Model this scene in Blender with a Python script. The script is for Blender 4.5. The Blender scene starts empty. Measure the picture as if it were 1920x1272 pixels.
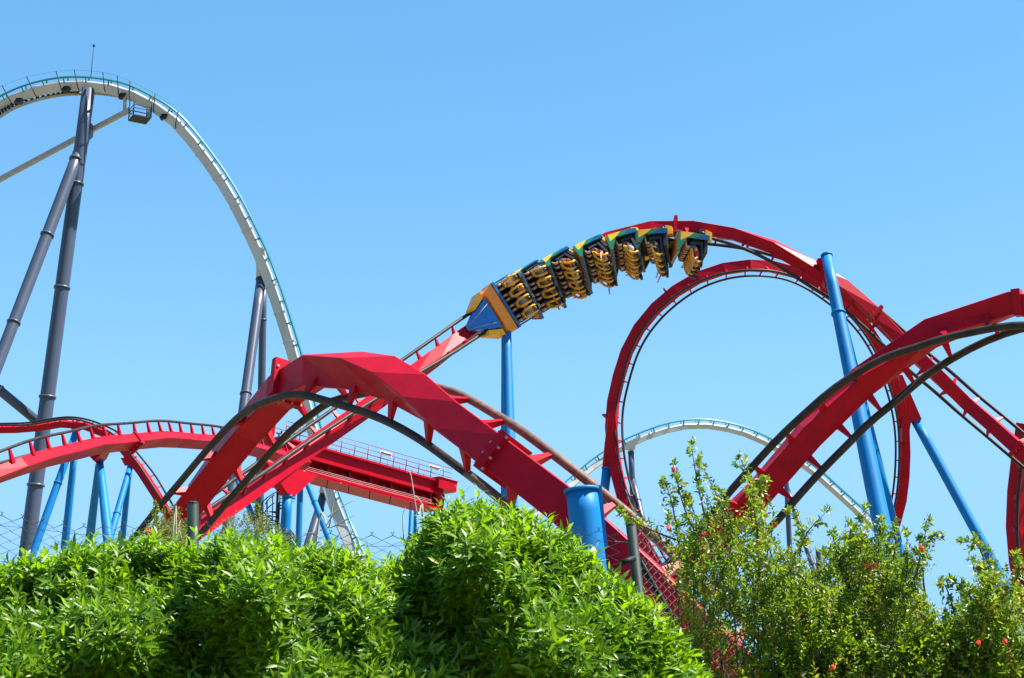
import bpy, math, random
import numpy as np
R = math.radians
rng = np.random.default_rng(7)
random.seed(7)
scene = bpy.context.scene
C = scene.collection

# ------------------------------------------------------------------ camera, world, sun, exposure
F_PX = 2638.0; CX, CY = 960.0, 636.0
PITCH = R(14.0); CAM = np.array([0.0, 0.0, 1.6])
cam_data = bpy.data.cameras.new('camera')
cam = bpy.data.objects.new('camera', cam_data); C.objects.link(cam)
cam.location = CAM; cam.rotation_euler = (R(90) + PITCH, 0, 0)
cam_data.sensor_width = 36.0; cam_data.lens = F_PX / 1920.0 * 36.0
cam_data.clip_start = 0.1; cam_data.clip_end = 6000
scene.camera = cam
SUN_EL, SUN_AZ = R(60), R(92)          # azimuth clockwise from the viewing direction (+Y)
world = bpy.data.worlds.new('World'); scene.world = world
world.use_nodes = True
wn = world.node_tree.nodes; wl = world.node_tree.links
wn.clear()
wo = wn.new('ShaderNodeOutputWorld'); wb = wn.new('ShaderNodeBackground')
sky = wn.new('ShaderNodeTexSky'); sky.sky_type = 'NISHITA'; sky.sun_disc = False
sky.sun_elevation = SUN_EL; sky.sun_rotation = SUN_AZ
sky.air_density = 1.0; sky.dust_density = 0.0; sky.ozone_density = 3.6; sky.altitude = 1300
hs = wn.new('ShaderNodeHueSaturation'); hs.inputs['Saturation'].default_value = 1.69; hs.inputs['Hue'].default_value = 0.494; hs.inputs['Value'].default_value = 1.54
gm = wn.new('ShaderNodeGamma'); gm.inputs[1].default_value = 0.52
wl.new(sky.outputs[0], gm.inputs[0]); wl.new(gm.outputs[0], hs.inputs['Color'])
sp = wn.new('ShaderNodeSeparateColor'); cb = wn.new('ShaderNodeCombineColor'); wl.new(hs.outputs[0], sp.inputs[0])
for i_, (lim, soft) in enumerate(((1.16, 0.5), (2.32, 0.6))):   # the low sky stays blue instead of bleaching out
    mn = wn.new('ShaderNodeMath'); mn.operation = 'SMOOTH_MIN'; mn.inputs[1].default_value = lim; mn.inputs[2].default_value = soft
    wl.new(sp.outputs[i_], mn.inputs[0]); wl.new(mn.outputs[0], cb.inputs[i_])
wl.new(sp.outputs[2], cb.inputs[2]); wl.new(cb.outputs[0], wb.inputs[0]); wb.inputs[1].default_value = 0.105
wl.new(wb.outputs[0], wo.inputs[0])
sd = bpy.data.lights.new('sun', 'SUN'); sd.energy = 5.0; sd.angle = R(0.5); sd.color = (1.0, 0.955, 0.88)
sun = bpy.data.objects.new('sun', sd); C.objects.link(sun)
sun.rotation_euler = (R(90) - SUN_EL, 0, math.pi - SUN_AZ)
sun.location = (60, -10, 90)
vs = scene.view_settings
vs.view_transform = 'Standard'; vs.look = 'None'; vs.exposure = 1.6; vs.gamma = 1.0; vs.use_curve_mapping = False

# ------------------------------------------------------------------ projection helpers
RIGHT = np.array([1.0, 0, 0]); FWD = np.array([0, math.cos(PITCH), math.sin(PITCH)]); UPV = np.array([0, -math.sin(PITCH), math.cos(PITCH)])
def ray(px, py): return RIGHT * (px - CX) / F_PX + UPV * (CY - py) / F_PX + FWD
def P(px, py, d): return CAM + ray(px, py) * d
def PY(px, py, y):
    r = ray(px, py); return CAM + r * (y / r[1])
def unit(v): return v / (np.linalg.norm(v, axis=-1, keepdims=True) + 1e-12)

# ------------------------------------------------------------------ mesh helpers
class MB:
    def __init__(s): s.v = []; s.f = []; s.sm = []; s.mi = []; s.n = 0
    def add(s, verts, faces, smooth=False, mi=0):
        verts = np.asarray(verts, float)
        s.v.append(verts); s.f += [tuple(int(i) + s.n for i in f) for f in faces]
        s.sm += [smooth] * len(faces); s.mi += [mi] * len(faces); s.n += len(verts); return s
    def hexa(s, c8, mi=0):   # 0-3 bottom loop, 4-7 top loop
        return s.add(c8, [(3, 2, 1, 0), (4, 5, 6, 7), (0, 1, 5, 4), (1, 2, 6, 5), (2, 3, 7, 6), (3, 0, 4, 7)], mi=mi)
    def obox(s, c, ax, ay, az, mi=0):  # centre, half-axis vectors
        c, ax, ay, az = map(np.asarray, (c, ax, ay, az))
        return s.hexa([c-ax-ay-az, c+ax-ay-az, c+ax+ay-az, c-ax+ay-az, c-ax-ay+az, c+ax-ay+az, c+ax+ay+az, c-ax+ay+az], mi)
    def box(s, c, sz, mi=0):
        return s.obox(c, [sz[0]/2, 0, 0], [0, sz[1]/2, 0], [0, 0, sz[2]/2], mi)
    def taper(s, p0, p1, a0, b0, a1, b1, mi=0):  # frustum from p0 to p1, half axes a,b at both ends
        p0, p1, a0, b0, a1, b1 = map(np.asarray, (p0, p1, a0, b0, a1, b1))
        return s.hexa([p0-a0-b0, p0+a0-b0, p0+a0+b0, p0-a0+b0, p1-a1-b1, p1+a1-b1, p1+a1+b1, p1-a1+b1], mi)
    def prism(s, poly, ext, mi=0):
        poly = np.asarray(poly, float); n = len(poly); ext = np.asarray(ext, float)
        f = [tuple(range(n))[::-1], tuple(range(n, 2*n))] + [(i, (i+1) % n, n+(i+1) % n, n+i) for i in range(n)]
        return s.add(np.vstack([poly - ext/2, poly + ext/2]), f, mi=mi)
    def tube(s, pts, r, n=8, caps=True, smooth=True, mi=0):
        pts = np.asarray(pts, float); m = len(pts)
        r = np.full(m, r) if np.isscalar(r) else np.asarray(r, float)
        t = unit(np.gradient(pts, axis=0))
        ref = np.array([0, 0, 1.0]) if abs(t[0][2]) < 0.9 else np.array([1.0, 0, 0])
        a = unit(np.cross(t[0], ref)); ang = np.arange(n) * 2 * math.pi / n
        V = np.zeros((m, n, 3))
        for i in range(m):
            a = unit(a - t[i] * np.dot(a, t[i])); b = np.cross(t[i], a)
            V[i] = pts[i] + r[i] * (np.cos(ang)[:, None] * a + np.sin(ang)[:, None] * b)
        f = [(i*n+j, i*n+(j+1) % n, (i+1)*n+(j+1) % n, (i+1)*n+j) for i in range(m-1) for j in range(n)]
        base = s.n
        s.add(V.reshape(-1, 3), f, smooth, mi)
        if caps:
            s.f += [tuple(base+j for j in range(n))[::-1], tuple(base+(m-1)*n+j for j in range(n))]
            s.sm += [False, False]; s.mi += [mi, mi]
        return s
    def ball(s, c, rx, ry=None, rz=None, nu=10, nv=7, axes=None, mi=0):
        ry = rx if ry is None else ry; rz = rx if rz is None else rz
        A = np.eye(3) if axes is None else np.asarray(axes)
        V = []
        for i in range(nv+1):
            th = math.pi*i/nv
            for j in range(nu):
                ph = 2*math.pi*j/nu
                V.append(np.asarray(c) + A.T @ np.array([rx*math.sin(th)*math.cos(ph), ry*math.sin(th)*math.sin(ph), rz*math.cos(th)]))
        f = [(i*nu+j, (i+1)*nu+j, (i+1)*nu+(j+1) % nu, i*nu+(j+1) % nu) for i in range(nv) for j in range(nu)]
        return s.add(V, f, True, mi)

def mesh_of(name, mb, mats, off=np.zeros(3)):
    me = bpy.data.meshes.new(name)
    V = np.vstack(mb.v) - off
    me.from_pydata(V.tolist(), [], mb.f)
    me.polygons.foreach_set('use_smooth', mb.sm)
    if any(mb.mi): me.polygons.foreach_set('material_index', mb.mi)
    for m in (mats if isinstance(mats, (list, tuple)) else [mats]): me.materials.append(m)
    me.update()
    return me
def tag(o, label, cat, group=None, kind=None):
    if label: o['label'] = label
    if cat: o['category'] = cat
    if group: o['group'] = group
    if kind: o['kind'] = kind
    return o
class Thing:
    def __init__(s, name, label, cat, loc, group=None):
        s.loc = np.array(loc, float)
        s.root = bpy.data.objects.new(name, None); C.objects.link(s.root)
        s.root.empty_display_size = 0.3
        s.root.location = s.loc; tag(s.root, label, cat, group, 'thing')
    def part(s, name, mb, mats, parent=None, label=None):
        o = bpy.data.objects.new(name, mesh_of(name, mb, mats, s.loc)); C.objects.link(o)
        o.parent = parent if parent is not None else s.root
        if label: o['label'] = label
        return o

# ------------------------------------------------------------------ materials
def mat(name, col, rough=0.5, metal=0.0, var=0.12, scale=3.0, coat=0.0, spec=0.5, bump=0.0, dirt=None, dirt_amt=0.0, streak=False):
    m = bpy.data.materials.new(name); m.use_nodes = True
    nt = m.node_tree; b = nt.nodes['Principled BSDF']
    tc = nt.nodes.new('ShaderNodeTexCoord')
    mp = nt.nodes.new('ShaderNodeMapping'); nt.links.new(tc.outputs['Object'], mp.inputs[0])
    if streak: mp.inputs['Scale'].default_value = (1.0, 1.0, 0.18)
    n1 = nt.nodes.new('ShaderNodeTexNoise'); n1.inputs['Scale'].default_value = scale; n1.inputs['Detail'].default_value = 6
    nt.links.new(mp.outputs[0], n1.inputs['Vector'])
    mr = nt.nodes.new('ShaderNodeMapRange'); mr.inputs[1].default_value = 0.3; mr.inputs[2].default_value = 0.7
    mr.inputs[3].default_value = 1 - var; mr.inputs[4].default_value = 1 + var
    nt.links.new(n1.outputs[0], mr.inputs[0])
    mx = nt.nodes.new('ShaderNodeVectorMath'); mx.operation = 'SCALE'
    mx.inputs[0].default_value = col; nt.links.new(mr.outputs[0], mx.inputs['Scale'])
    last = mx.outputs[0]
    if dirt is not None:
        n2 = nt.nodes.new('ShaderNodeTexNoise'); n2.inputs['Scale'].default_value = scale * 2.3; n2.inputs['Detail'].default_value = 8
        n2.inputs['Roughness'].default_value = 0.7
        nt.links.new(mp.outputs[0], n2.inputs['Vector'])
        r2 = nt.nodes.new('ShaderNodeMapRange'); r2.inputs[1].default_value = 0.52; r2.inputs[2].default_value = 0.75
        r2.inputs[3].default_value = 0; r2.inputs[4].default_value = dirt_amt
        nt.links.new(n2.outputs[0], r2.inputs[0])
        mm = nt.nodes.new('ShaderNodeMix'); mm.data_type = 'RGBA'
        nt.links.new(r2.outputs[0], mm.inputs['Factor']); nt.links.new(last, mm.inputs['A']); mm.inputs['B'].default_value = (*dirt, 1)
        last = mm.outputs['Result']
    nt.links.new(last, b.inputs['Base Color'])
    b.inputs['Roughness'].default_value = rough; b.inputs['Metallic'].default_value = metal
    b.inputs['Specular IOR Level'].default_value = spec
    b.inputs['Coat Weight'].default_value = coat; b.inputs['Coat Roughness'].default_value = 0.15
    if bump:
        bp = nt.nodes.new('ShaderNodeBump'); bp.inputs['Strength'].default_value = bump; bp.inputs['Distance'].default_value = 0.02
        nt.links.new(n1.outputs[0], bp.inputs['Height']); nt.links.new(bp.outputs[0], b.inputs['Normal'])
    return m
RED = mat('red_paint', (0.35, 0.0025, 0.013), 0.42, var=0.10, scale=1.3, dirt=(0.17, 0.005, 0.010), dirt_amt=0.6, spec=0.10)
RAIL = mat('worn_rail_steel', (0.030, 0.023, 0.019), 0.48, var=0.35, scale=4, spec=0.14, dirt=(0.05, 0.032, 0.026), dirt_amt=0.6)
RAIL_SUNLIT = mat('sunlit_brown_rail', (0.135, 0.085, 0.062), 0.5, var=0.35, scale=5, spec=0.15, dirt=(0.15, 0.02, 0.018), dirt_amt=0.7)  # lighter copy of the rail steel, sunlight put into the colour
BLUE = mat('blue_paint', (0.004, 0.140, 0.37), 0.5, spec=0.16, var=0.07, scale=1.0, dirt=(0.02, 0.07, 0.17), dirt_amt=0.45, streak=True)
WHITE = mat('white_paint', (0.41, 0.40, 0.375), 0.45, var=0.06, scale=0.6, dirt=(0.30, 0.27, 0.23), dirt_amt=0.6, streak=True)
GREY = mat('grey_paint', (0.050, 0.064, 0.096), 0.36, spec=0.3, var=0.08, scale=0.5, dirt=(0.035, 0.042, 0.06), dirt_amt=0.4, streak=True)
TEAL = mat('teal_paint', (0.012, 0.17, 0.20), 0.4)
DARK = mat('dark_steel', (0.010, 0.011, 0.016), 0.55, spec=0.2)
BEIGE = mat('galvanised_steel', (0.30, 0.28, 0.25), 0.5, metal=0.2, var=0.2)
GREENPOST = mat('dark_green_paint', (0.003, 0.016, 0.014), 0.6, spec=0.2, var=0.3, scale=14, dirt=(0.015, 0.035, 0.035), dirt_amt=0.35)
WIRE = mat('green_coated_wire', (0.022, 0.055, 0.06), 0.35, spec=0.6)
YELLOW = mat('yellow_paint', (0.72, 0.33, 0.008), 0.35)
ORANGE = mat('orange_paint', (0.70, 0.20, 0.008), 0.35)
CARGREEN = mat('green_car_paint', (0.01, 0.13, 0.055), 0.3, coat=0.4)
CARBLUE = mat('deep_blue_car_paint', (0.003, 0.06, 0.15), 0.3, coat=0.3)
NOSEBLUE = mat('bright_blue_car_paint', (0.002, 0.13, 0.50), 0.35, spec=0.3)
BLACK = mat('black_padding', (0.012, 0.012, 0.014), 0.55, spec=0.4)
LAMPW = mat('white_lamp_plastic', (0.8, 0.8, 0.8), 0.3)
TWIG = mat('grey_dry_twig', (0.36, 0.30, 0.24), 0.8, var=0.3, scale=20)
BARK = mat('brown_bark', (0.10, 0.065, 0.04), 0.85, var=0.35, scale=25)
SKIN = mat('skin', (0.48, 0.25, 0.16), 0.5)
EYE = mat('eye_dark', (0.02, 0.015, 0.01), 0.3)
def leafmat(name, ramp, rough=0.32, trans=0.35, tcol=(0.30, 0.55, 0.02), spec=0.5):
    m = bpy.data.materials.new(name); m.use_nodes = True
    nt = m.node_tree; b = nt.nodes['Principled BSDF']; out = nt.nodes['Material Output']
    at = nt.nodes.new('ShaderNodeAttribute'); at.attribute_name = 'var'
    cr = nt.nodes.new('ShaderNodeValToRGB'); e = cr.color_ramp.elements
    while len(e) < len(ramp): e.new(0.5)
    for i, (p, c) in enumerate(ramp): e[i].position = p; e[i].color = (*c, 1)
    nt.links.new(at.outputs['Fac'], cr.inputs[0])
    nt.links.new(cr.outputs[0], b.inputs['Base Color'])
    b.inputs['Roughness'].default_value = rough; b.inputs['Specular IOR Level'].default_value = spec * 0.8
    tr = nt.nodes.new('ShaderNodeBsdfTranslucent')
    mu = nt.nodes.new('ShaderNodeMix'); mu.data_type = 'RGBA'; mu.inputs['Factor'].default_value = 0.6
    nt.links.new(cr.outputs[0], mu.inputs['A']); mu.inputs['B'].default_value = (*tcol, 1)
    nt.links.new(mu.outputs['Result'], tr.inputs['Color'])
    ms = nt.nodes.new('ShaderNodeMixShader'); ms.inputs[0].default_value = trans
    nt.links.new(b.outputs[0], ms.inputs[1]); nt.links.new(tr.outputs[0], ms.inputs[2])
    nt.links.new(ms.outputs[0], out.inputs['Surface'])
    return m
LEAF_H = leafmat('hedge_leaf', [(0.0, (0.022, 0.075, 0.003)), (0.45, (0.085, 0.18, 0.003)), (0.8, (0.18, 0.29, 0.004)), (0.93, (0.29, 0.39, 0.006)), (1.0, (0.40, 0.36, 0.04))], 0.40, 0.44, (0.34, 0.62, 0.002))
LEAF_P = leafmat('small_shrub_leaf', [(0.0, (0.014, 0.055, 0.006)), (0.35, (0.070, 0.165, 0.008)), (0.65, (0.18, 0.28, 0.010)), (0.90, (0.34, 0.33, 0.018)), (1.0, (0.36, 0.12, 0.06))], 0.36, 0.38, (0.44, 0.60, 0.010))
LEAF_B = leafmat('olive_leaf', [(0.0, (0.03, 0.07, 0.010)), (0.6, (0.10, 0.16, 0.015)), (1.0, (0.24, 0.25, 0.03))], 0.5, 0.4, (0.40, 0.40, 0.03))
FLOWER = mat('orange_red_petal', (0.70, 0.035, 0.015), 0.45, var=0.2, scale=60)

# ------------------------------------------------------------------ ground
def ground():
    m = bpy.data.materials.new('dry_grass_ground'); m.use_nodes = True
    nt = m.node_tree; b = nt.nodes['Principled BSDF']
    n = nt.nodes.new('ShaderNodeTexNoise'); n.inputs['Scale'].default_value = 0.6; n.inputs['Detail'].default_value = 9
    tc = nt.nodes.new('ShaderNodeTexCoord'); nt.links.new(tc.outputs['Object'], n.inputs['Vector'])
    cr = nt.nodes.new('ShaderNodeValToRGB'); e = cr.color_ramp.elements
    e[0].position = 0.35; e[0].color = (0.07, 0.09, 0.03, 1); e[1].position = 0.65; e[1].color = (0.24, 0.19, 0.12, 1)
    nt.links.new(n.outputs[0], cr.inputs[0]); nt.links.new(cr.outputs[0], b.inputs['Base Color'])
    b.inputs['Roughness'].default_value = 0.95
    mb = MB(); N = 40; s = 3000
    xs = np.sign(np.linspace(-1, 1, N)) * np.abs(np.linspace(-1, 1, N))**3 * s
    V = [[x, y + 60, 0.0] for y in xs for x in xs]
    mb.add(V, [(j*N+i, j*N+i+1, (j+1)*N+i+1, (j+1)*N+i) for j in range(N-1) for i in range(N-1)], True)
    o = bpy.data.objects.new('ground', mesh_of('ground', mb, m)); C.objects.link(o)
    o['kind'] = 'structure'; o['label'] = 'dry grassy ground under the coaster tracks'
ground()

# ------------------------------------------------------------------ splines and coaster tracks
def spline(t, Y, tq):
    n = len(t); h = np.diff(t); A = np.zeros((n, n)); Bm = np.zeros((n, Y.shape[1])); A[0, 0] = A[-1, -1] = 1
    for i in range(1, n-1):
        A[i, i-1] = h[i-1]; A[i, i] = 2*(h[i-1]+h[i]); A[i, i+1] = h[i]
        Bm[i] = 6*((Y[i+1]-Y[i])/h[i] - (Y[i]-Y[i-1])/h[i-1])
    M = np.linalg.solve(A, Bm); out = np.zeros((len(tq), Y.shape[1]))
    for k, x in enumerate(tq):
        i = min(max(np.searchsorted(t, x) - 1, 0), n-2); a = t[i+1]-x; b = x-t[i]
        out[k] = M[i]*a**3/(6*h[i]) + M[i+1]*b**3/(6*h[i]) + (Y[i]/h[i]-M[i]*h[i]/6)*a + (Y[i+1]/h[i]-M[i+1]*h[i]/6)*b
    return out
def proj(p):
    q = np.asarray(p) - CAM; d = q @ FWD
    return np.array([CX + F_PX*(q @ RIGHT)/d, CY - F_PX*(q @ UPV)/d, d])
class Track:
    def __init__(s, label, ctrl, G=1.2, h=0.55, w=0.6, hh=0.55, seg=1.8, tie=1.0, tie0=0.4, rail_r=0.085, spine_mat=None, rail_mat=None, tie_mat=None,
                 arm=(0.15, 0.11, 0.05, 0.045), ch=0.02, sunlit_from=None, name='coaster_track', group='roller coaster tracks', smooth_n=1):
        s.G, s.h, s.w, s.hh = G, h, w, hh
        A = np.array([P(c[0], c[1], c[4]-c[5]/2) for c in ctrl]); B = np.array([P(c[2], c[3], c[4]+c[5]/2) for c in ctrl])
        M = (A+B)/2; L = unit(B-A)
        t = np.concatenate([[0], np.cumsum(np.linalg.norm(np.diff(M, axis=0), axis=1))])
        tq = np.linspace(0, t[-1], int(t[-1]/0.12)+2)
        m = spline(t, M, tq); l = np.stack([np.interp(tq, t, L[:, k]) for k in range(3)], 1)
        for _ in range(4):   # soften the roll so the rails stay fair
            k = 11; pad = np.vstack([np.repeat(l[:1], k, 0), l, np.repeat(l[-1:], k, 0)])
            l = np.stack([np.convolve(pad[:, j], np.ones(2*k+1)/(2*k+1), 'valid') for j in range(3)], 1)
        ds = np.concatenate([[0], np.cumsum(np.linalg.norm(np.diff(m, axis=0), axis=1))])
        s.len = ds[-1]; s.S = ds; s.M = m
        s.T = unit(np.gradient(m, axis=0)); s.L = unit(l - s.T*np.sum(l*s.T, 1, keepdims=True)); s.U = unit(np.cross(s.L, s.T))
        rail_mat = rail_mat or RAIL; spine_mat = spine_mat or RED; tie_mat = tie_mat or spine_mat
        s.th = Thing(name, label, 'coaster track', [m[0][0], m[0][1], 0], group)
        s.spine_mat = spine_mat
        ns = max(2, int(round(s.len/seg))); rings = []
        hw, hv = w/2, hh/2
        sec = [(-hw+ch, -hv), (hw-ch, -hv), (hw, -hv+ch), (hw, hv-ch), (hw-ch, hv), (-hw+ch, hv), (-hw, hv-ch), (-hw, -hv+ch)]
        for q in np.linspace(0, s.len, ns+1):
            M_, T_, L_, U_ = s.fr(q); rings.append([M_ - h*U_ + a*L_ + b*U_ for a, b in sec])
        mb = MB(); n = 8; f = []
        for i in range(ns):
            for j in range(n):
                a, b, c, d = i*n+j, i*n+(j+1) % n, (i+1)*n+(j+1) % n, (i+1)*n+j
                f += [(a, b, c), (a, c, d)] if j % 4 != 2 else [(a, b, d), (b, c, d)]
        f += [tuple(range(n))[::-1], tuple(ns*n+j for j in range(n))]
        mb.add(np.array(rings).reshape(-1, 3), f); s.spine = s.th.part('spine', mb, spine_mat)
        st = 3
        for sg in (-1, 1):
            pts = (s.M + sg*G/2*s.L)[::st]
            mb = MB(); k = len(pts)
            if sunlit_from and sunlit_from[(sg+1)//2] is not None:   # from here the rail's sunlit look is painted in lighter brown
                k = int(np.argmin([np.hypot(*(proj(p)[:2] - sunlit_from[(sg+1)//2])) for p in pts])) + 1
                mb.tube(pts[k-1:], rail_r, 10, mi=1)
            mb.tube(pts[:k], rail_r, 10); s.th.part('rail', mb, [rail_mat, RAIL_SUNLIT])
        q = tie0
        while q < s.len:
            M_, T_, L_, U_ = s.fr(q); V = []
            for sg, edge in ((-1, 1), (-1, 0), (1, 0), (1, 1)):
                p0 = M_ - (h - hh*0.30)*U_ + sg*(w/2-0.06)*L_; p1 = M_ + sg*(G/2-rail_r*0.35)*L_ - 0.03*U_
                nn = unit(np.cross(unit(p1-p0), T_)*sg + U_*0.001)
                if edge: V += [p1-T_*arm[2]-nn*arm[3], p1+T_*arm[2]-nn*arm[3], p1+T_*arm[2]+nn*arm[3], p1-T_*arm[2]+nn*arm[3]]
                else: V += [p0-T_*arm[0]-nn*arm[1], p0+T_*arm[0]-nn*arm[1], p0+T_*arm[0]+nn*arm[1], p0-T_*arm[0]+nn*arm[1]]
            mb = MB().add(V, [(3, 2, 1, 0), (12, 13, 14, 15)] + [(i*4+j, i*4+(j+1) % 4, i*4+4+(j+1) % 4, i*4+4+j) for i in range(3) for j in range(4)])
            s.th.part('cross_tie', mb, tie_mat); q += tie
    def fr(s, q):
        g = lambda A: np.array([np.interp(q, s.S, A[:, k]) for k in range(3)])
        return g(s.M), unit(g(s.T)), unit(g(s.L)), unit(g(s.U))
    def near(s, px, py, spine=True):
        pts = s.M - (s.h*s.U if spine else 0); pr = np.array([proj(p)[:2] for p in pts])
        return s.S[np.argmin(np.sum((pr - [px, py])**2, 1))]
    def flange(s, px, py, big=0.16, al=0.09, bolts=True, tab=0.0):
        q = s.near(px, py); M_, T_, L_, U_ = s.fr(q); c = M_ - s.h*U_; mb = MB()
        mb.obox(c - U_*tab/2, T_*al, L_*(s.w+big)/2, U_*((s.hh+big)/2+tab/2))
        o = s.th.part('joint_flange', mb, s.spine_mat)
        if bolts:
            for k in np.linspace(-0.42, 0.42, 4):
                for sg in (-1, 1):
                    for sd in (-1, 1):
                        s.th.part('bolt', MB().obox(c + L_*k*(s.w+big) + U_*sg*((s.hh+big)/2-0.03) + T_*sd*(al+0.012), T_*0.02, L_*0.022, U_*0.022), BEIGE, o)
    def hopper(s, px, py, tip, la=0.9, r=0.22, name='support_saddle'):
        """tapered plate box that grows out of the spine and ends at the head of a column"""
        q = s.near(px, py); M_, T_, L_, U_ = s.fr(q); c = M_ - s.h*U_
        d = unit(tip-c); a = unit(T_ - d*np.dot(T_, d)); b = np.cross(d, a)
        mb = MB(); p1 = c + d*(np.linalg.norm(tip-c)*0.22 + 0.1)
        mb.taper(p1 - d*0.15, tip, a*la, b*s.w*0.40, a*r, b*r)
        return s.th.part(name, mb, s.spine_mat)

def W(px_list, dz, doff, dfun):
    return [(x+dx if False else x, y, x, y, d, dz) for x, y, d in px_list]

T1 = Track('large red track arching inverted close behind the hedge with faceted box spine', [
    (20, 1262, 120, 1292, 35.5, -0.1), (120, 1152, 222, 1180, 35.2, -0.1), (228, 1035, 330, 1060, 34.8, -0.1), (269, 985, 372, 1008, 34.5, -0.1), (321, 924, 420, 950, 34, 0), (364, 868, 469, 897, 33.3, 0.05), (412, 812, 510, 852, 32.7, 0.2), (460, 766, 548, 812, 32, 0.5),
    (511, 743, 580, 783, 31.3, 0.8), (560, 734, 612, 757, 30.8, 1.02), (617, 745, 655, 742, 30.2, 1.15), (666, 763, 703, 727, 29.6, 1.13), (717, 786, 763, 716, 28.8, 0.98), (760, 809, 822, 724, 28.0, 0.72),
    (805, 836, 868, 742, 27.2, 0.48), (859, 879, 917, 767, 26.3, 0.42), (912, 923, 968, 794, 25.4, 0.34), (967, 971, 1029, 836, 24.7, 0.3), (1040, 1032, 1104, 893, 24.2, 0.28), (1110, 1093, 1172, 947, 23.8, 0.25), (1180, 1160, 1240, 1006, 23.4, 0.22), (1260, 1240, 1318, 1076, 23, 0.2), (1350, 1330, 1405, 1160, 22.6, 0.2), (1450, 1430, 1505, 1262, 22.2, 0.2), (1560, 1540, 1615, 1376, 21.8, 0.2)],
    seg=1.5, tie=1.5, w=0.64, hh=0.68, h=0.575, sunlit_from=((874, 889), (800, 722)), arm=(0.10, 0.08, 0.04, 0.04))
T1.flange(522, 705, tab=0.18); T1.flange(948, 848)
T2 = Track('red track climbing from behind the near arch, carrying the train over its crest', [
    (60, 1160, 66, 1166, 43, -1.18), (200, 1072, 207, 1078, 46.5, -1.18), (330, 983, 338, 988, 50, -1.18), (400, 932, 408, 941, 52, -1.16), (488, 869, 497, 881, 55, -1.12), (552, 822, 563, 836, 57, -1.1), (658, 749, 672, 765, 60, -1.02), (760, 676, 779, 700, 63, -0.85), (822, 631, 847, 661, 65, -0.6), (870, 596, 905, 625, 67, -0.2),
    (935, 552, 968, 590, 68.5, 0.2), (1000, 513, 1026, 552, 69.5, 0.5), (1070, 478, 1087, 512, 70, 0.8), (1141, 450, 1148, 480, 70.3, 0.9), (1207, 437, 1208, 461, 70.3, 1.02), (1272, 436, 1270, 455, 70, 1.1), (1339, 447, 1337, 460, 70, 1.15),
    (1396, 467, 1398, 466, 69.5, 1.2), (1452, 495, 1462, 484, 69, 1.15), (1510, 534, 1530, 510, 69, 0.95), (1560, 566, 1586, 535, 68.5, 0.6), (1605, 602, 1639, 571, 68, 0.3), (1660, 653, 1692, 617, 67.5, 0.1), (1703, 697, 1738, 657, 67, 0), (1745, 730, 1777, 691, 67, -0.05),
    (1787, 765, 1822, 732, 67, -0.3), (1842, 812, 1881, 780, 66, -0.45), (1890, 850, 1930, 824, 65, -0.5), (1960, 905, 1998, 885, 64, -0.5), (2050, 975, 2085, 955, 63, -0.5)],
    seg=2.0, tie=1.5, w=0.62, hh=0.58, h=0.55, arm=(0.10, 0.07, 0.035, 0.03), tie0=0.9)
for q in ((1268, 430), (1640, 590), (1905, 850)): T2.flange(*q, tab=0.12)
T3 = Track('tall red vertical loop behind the big blue pole, thin rails on its inside', [
    (1440, 1278, 1450, 1282, 73, 1.1), (1330, 1180, 1340, 1184, 77, 1.1), (1256, 1080, 1268, 1082, 80, 1.1), (1215, 1012, 1226, 1014, 83, 1.1), (1186, 953, 1197, 956, 86, 1.1), (1166, 892, 1178, 893, 88, 1.1), (1155, 826, 1167, 826, 89, 1.1), (1155, 764, 1169, 764, 90, 1.1), (1167, 707, 1181, 709, 90, 1.08),
    (1184, 653, 1199, 658, 90, 1.05), (1203, 618, 1219, 624, 90, 1.05), (1231, 584, 1244, 594, 90, 1.06), (1266, 554, 1277, 565, 90, 1.08), (1309, 529, 1316, 540, 90, 1.1), (1369, 510, 1371, 522, 90, 1.12), (1410, 507, 1410, 517, 90, 1.15), (1450, 510, 1448, 519, 90.5, 1.15),
    (1490, 521, 1486, 529, 91, 1.15), (1530, 542, 1525, 549, 91, 1.15), (1570, 572, 1565, 577, 92, 1.17), (1608, 610, 1602, 614, 93, 1.17), (1636, 651, 1630, 654, 93.5, 1.17), (1659, 702, 1653, 704, 94, 1.18), (1676, 757, 1670, 758, 95, 1.18), (1685, 818, 1679, 818, 96, 1.18),
    (1685, 888, 1678, 888, 96, 1.18), (1677, 948, 1670, 947, 96.5, 1.18), (1655, 1012, 1648, 1010, 97, 1.18), (1615, 1080, 1609, 1076, 97, 1.18), (1560, 1150, 1555, 1146, 97, 1.18), (1460, 1250, 1455, 1246, 96, 1.18)],
    seg=1.6, tie=1.25, w=0.62, hh=0.64, h=0.50, arm=(0.06, 0.05, 0.03, 0.03), rail_r=0.075)
for q in ((1250, 548), (1143, 781)): T3.flange(*q, big=0.1, al=0.05, bolts=False, tab=0.15)
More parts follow.
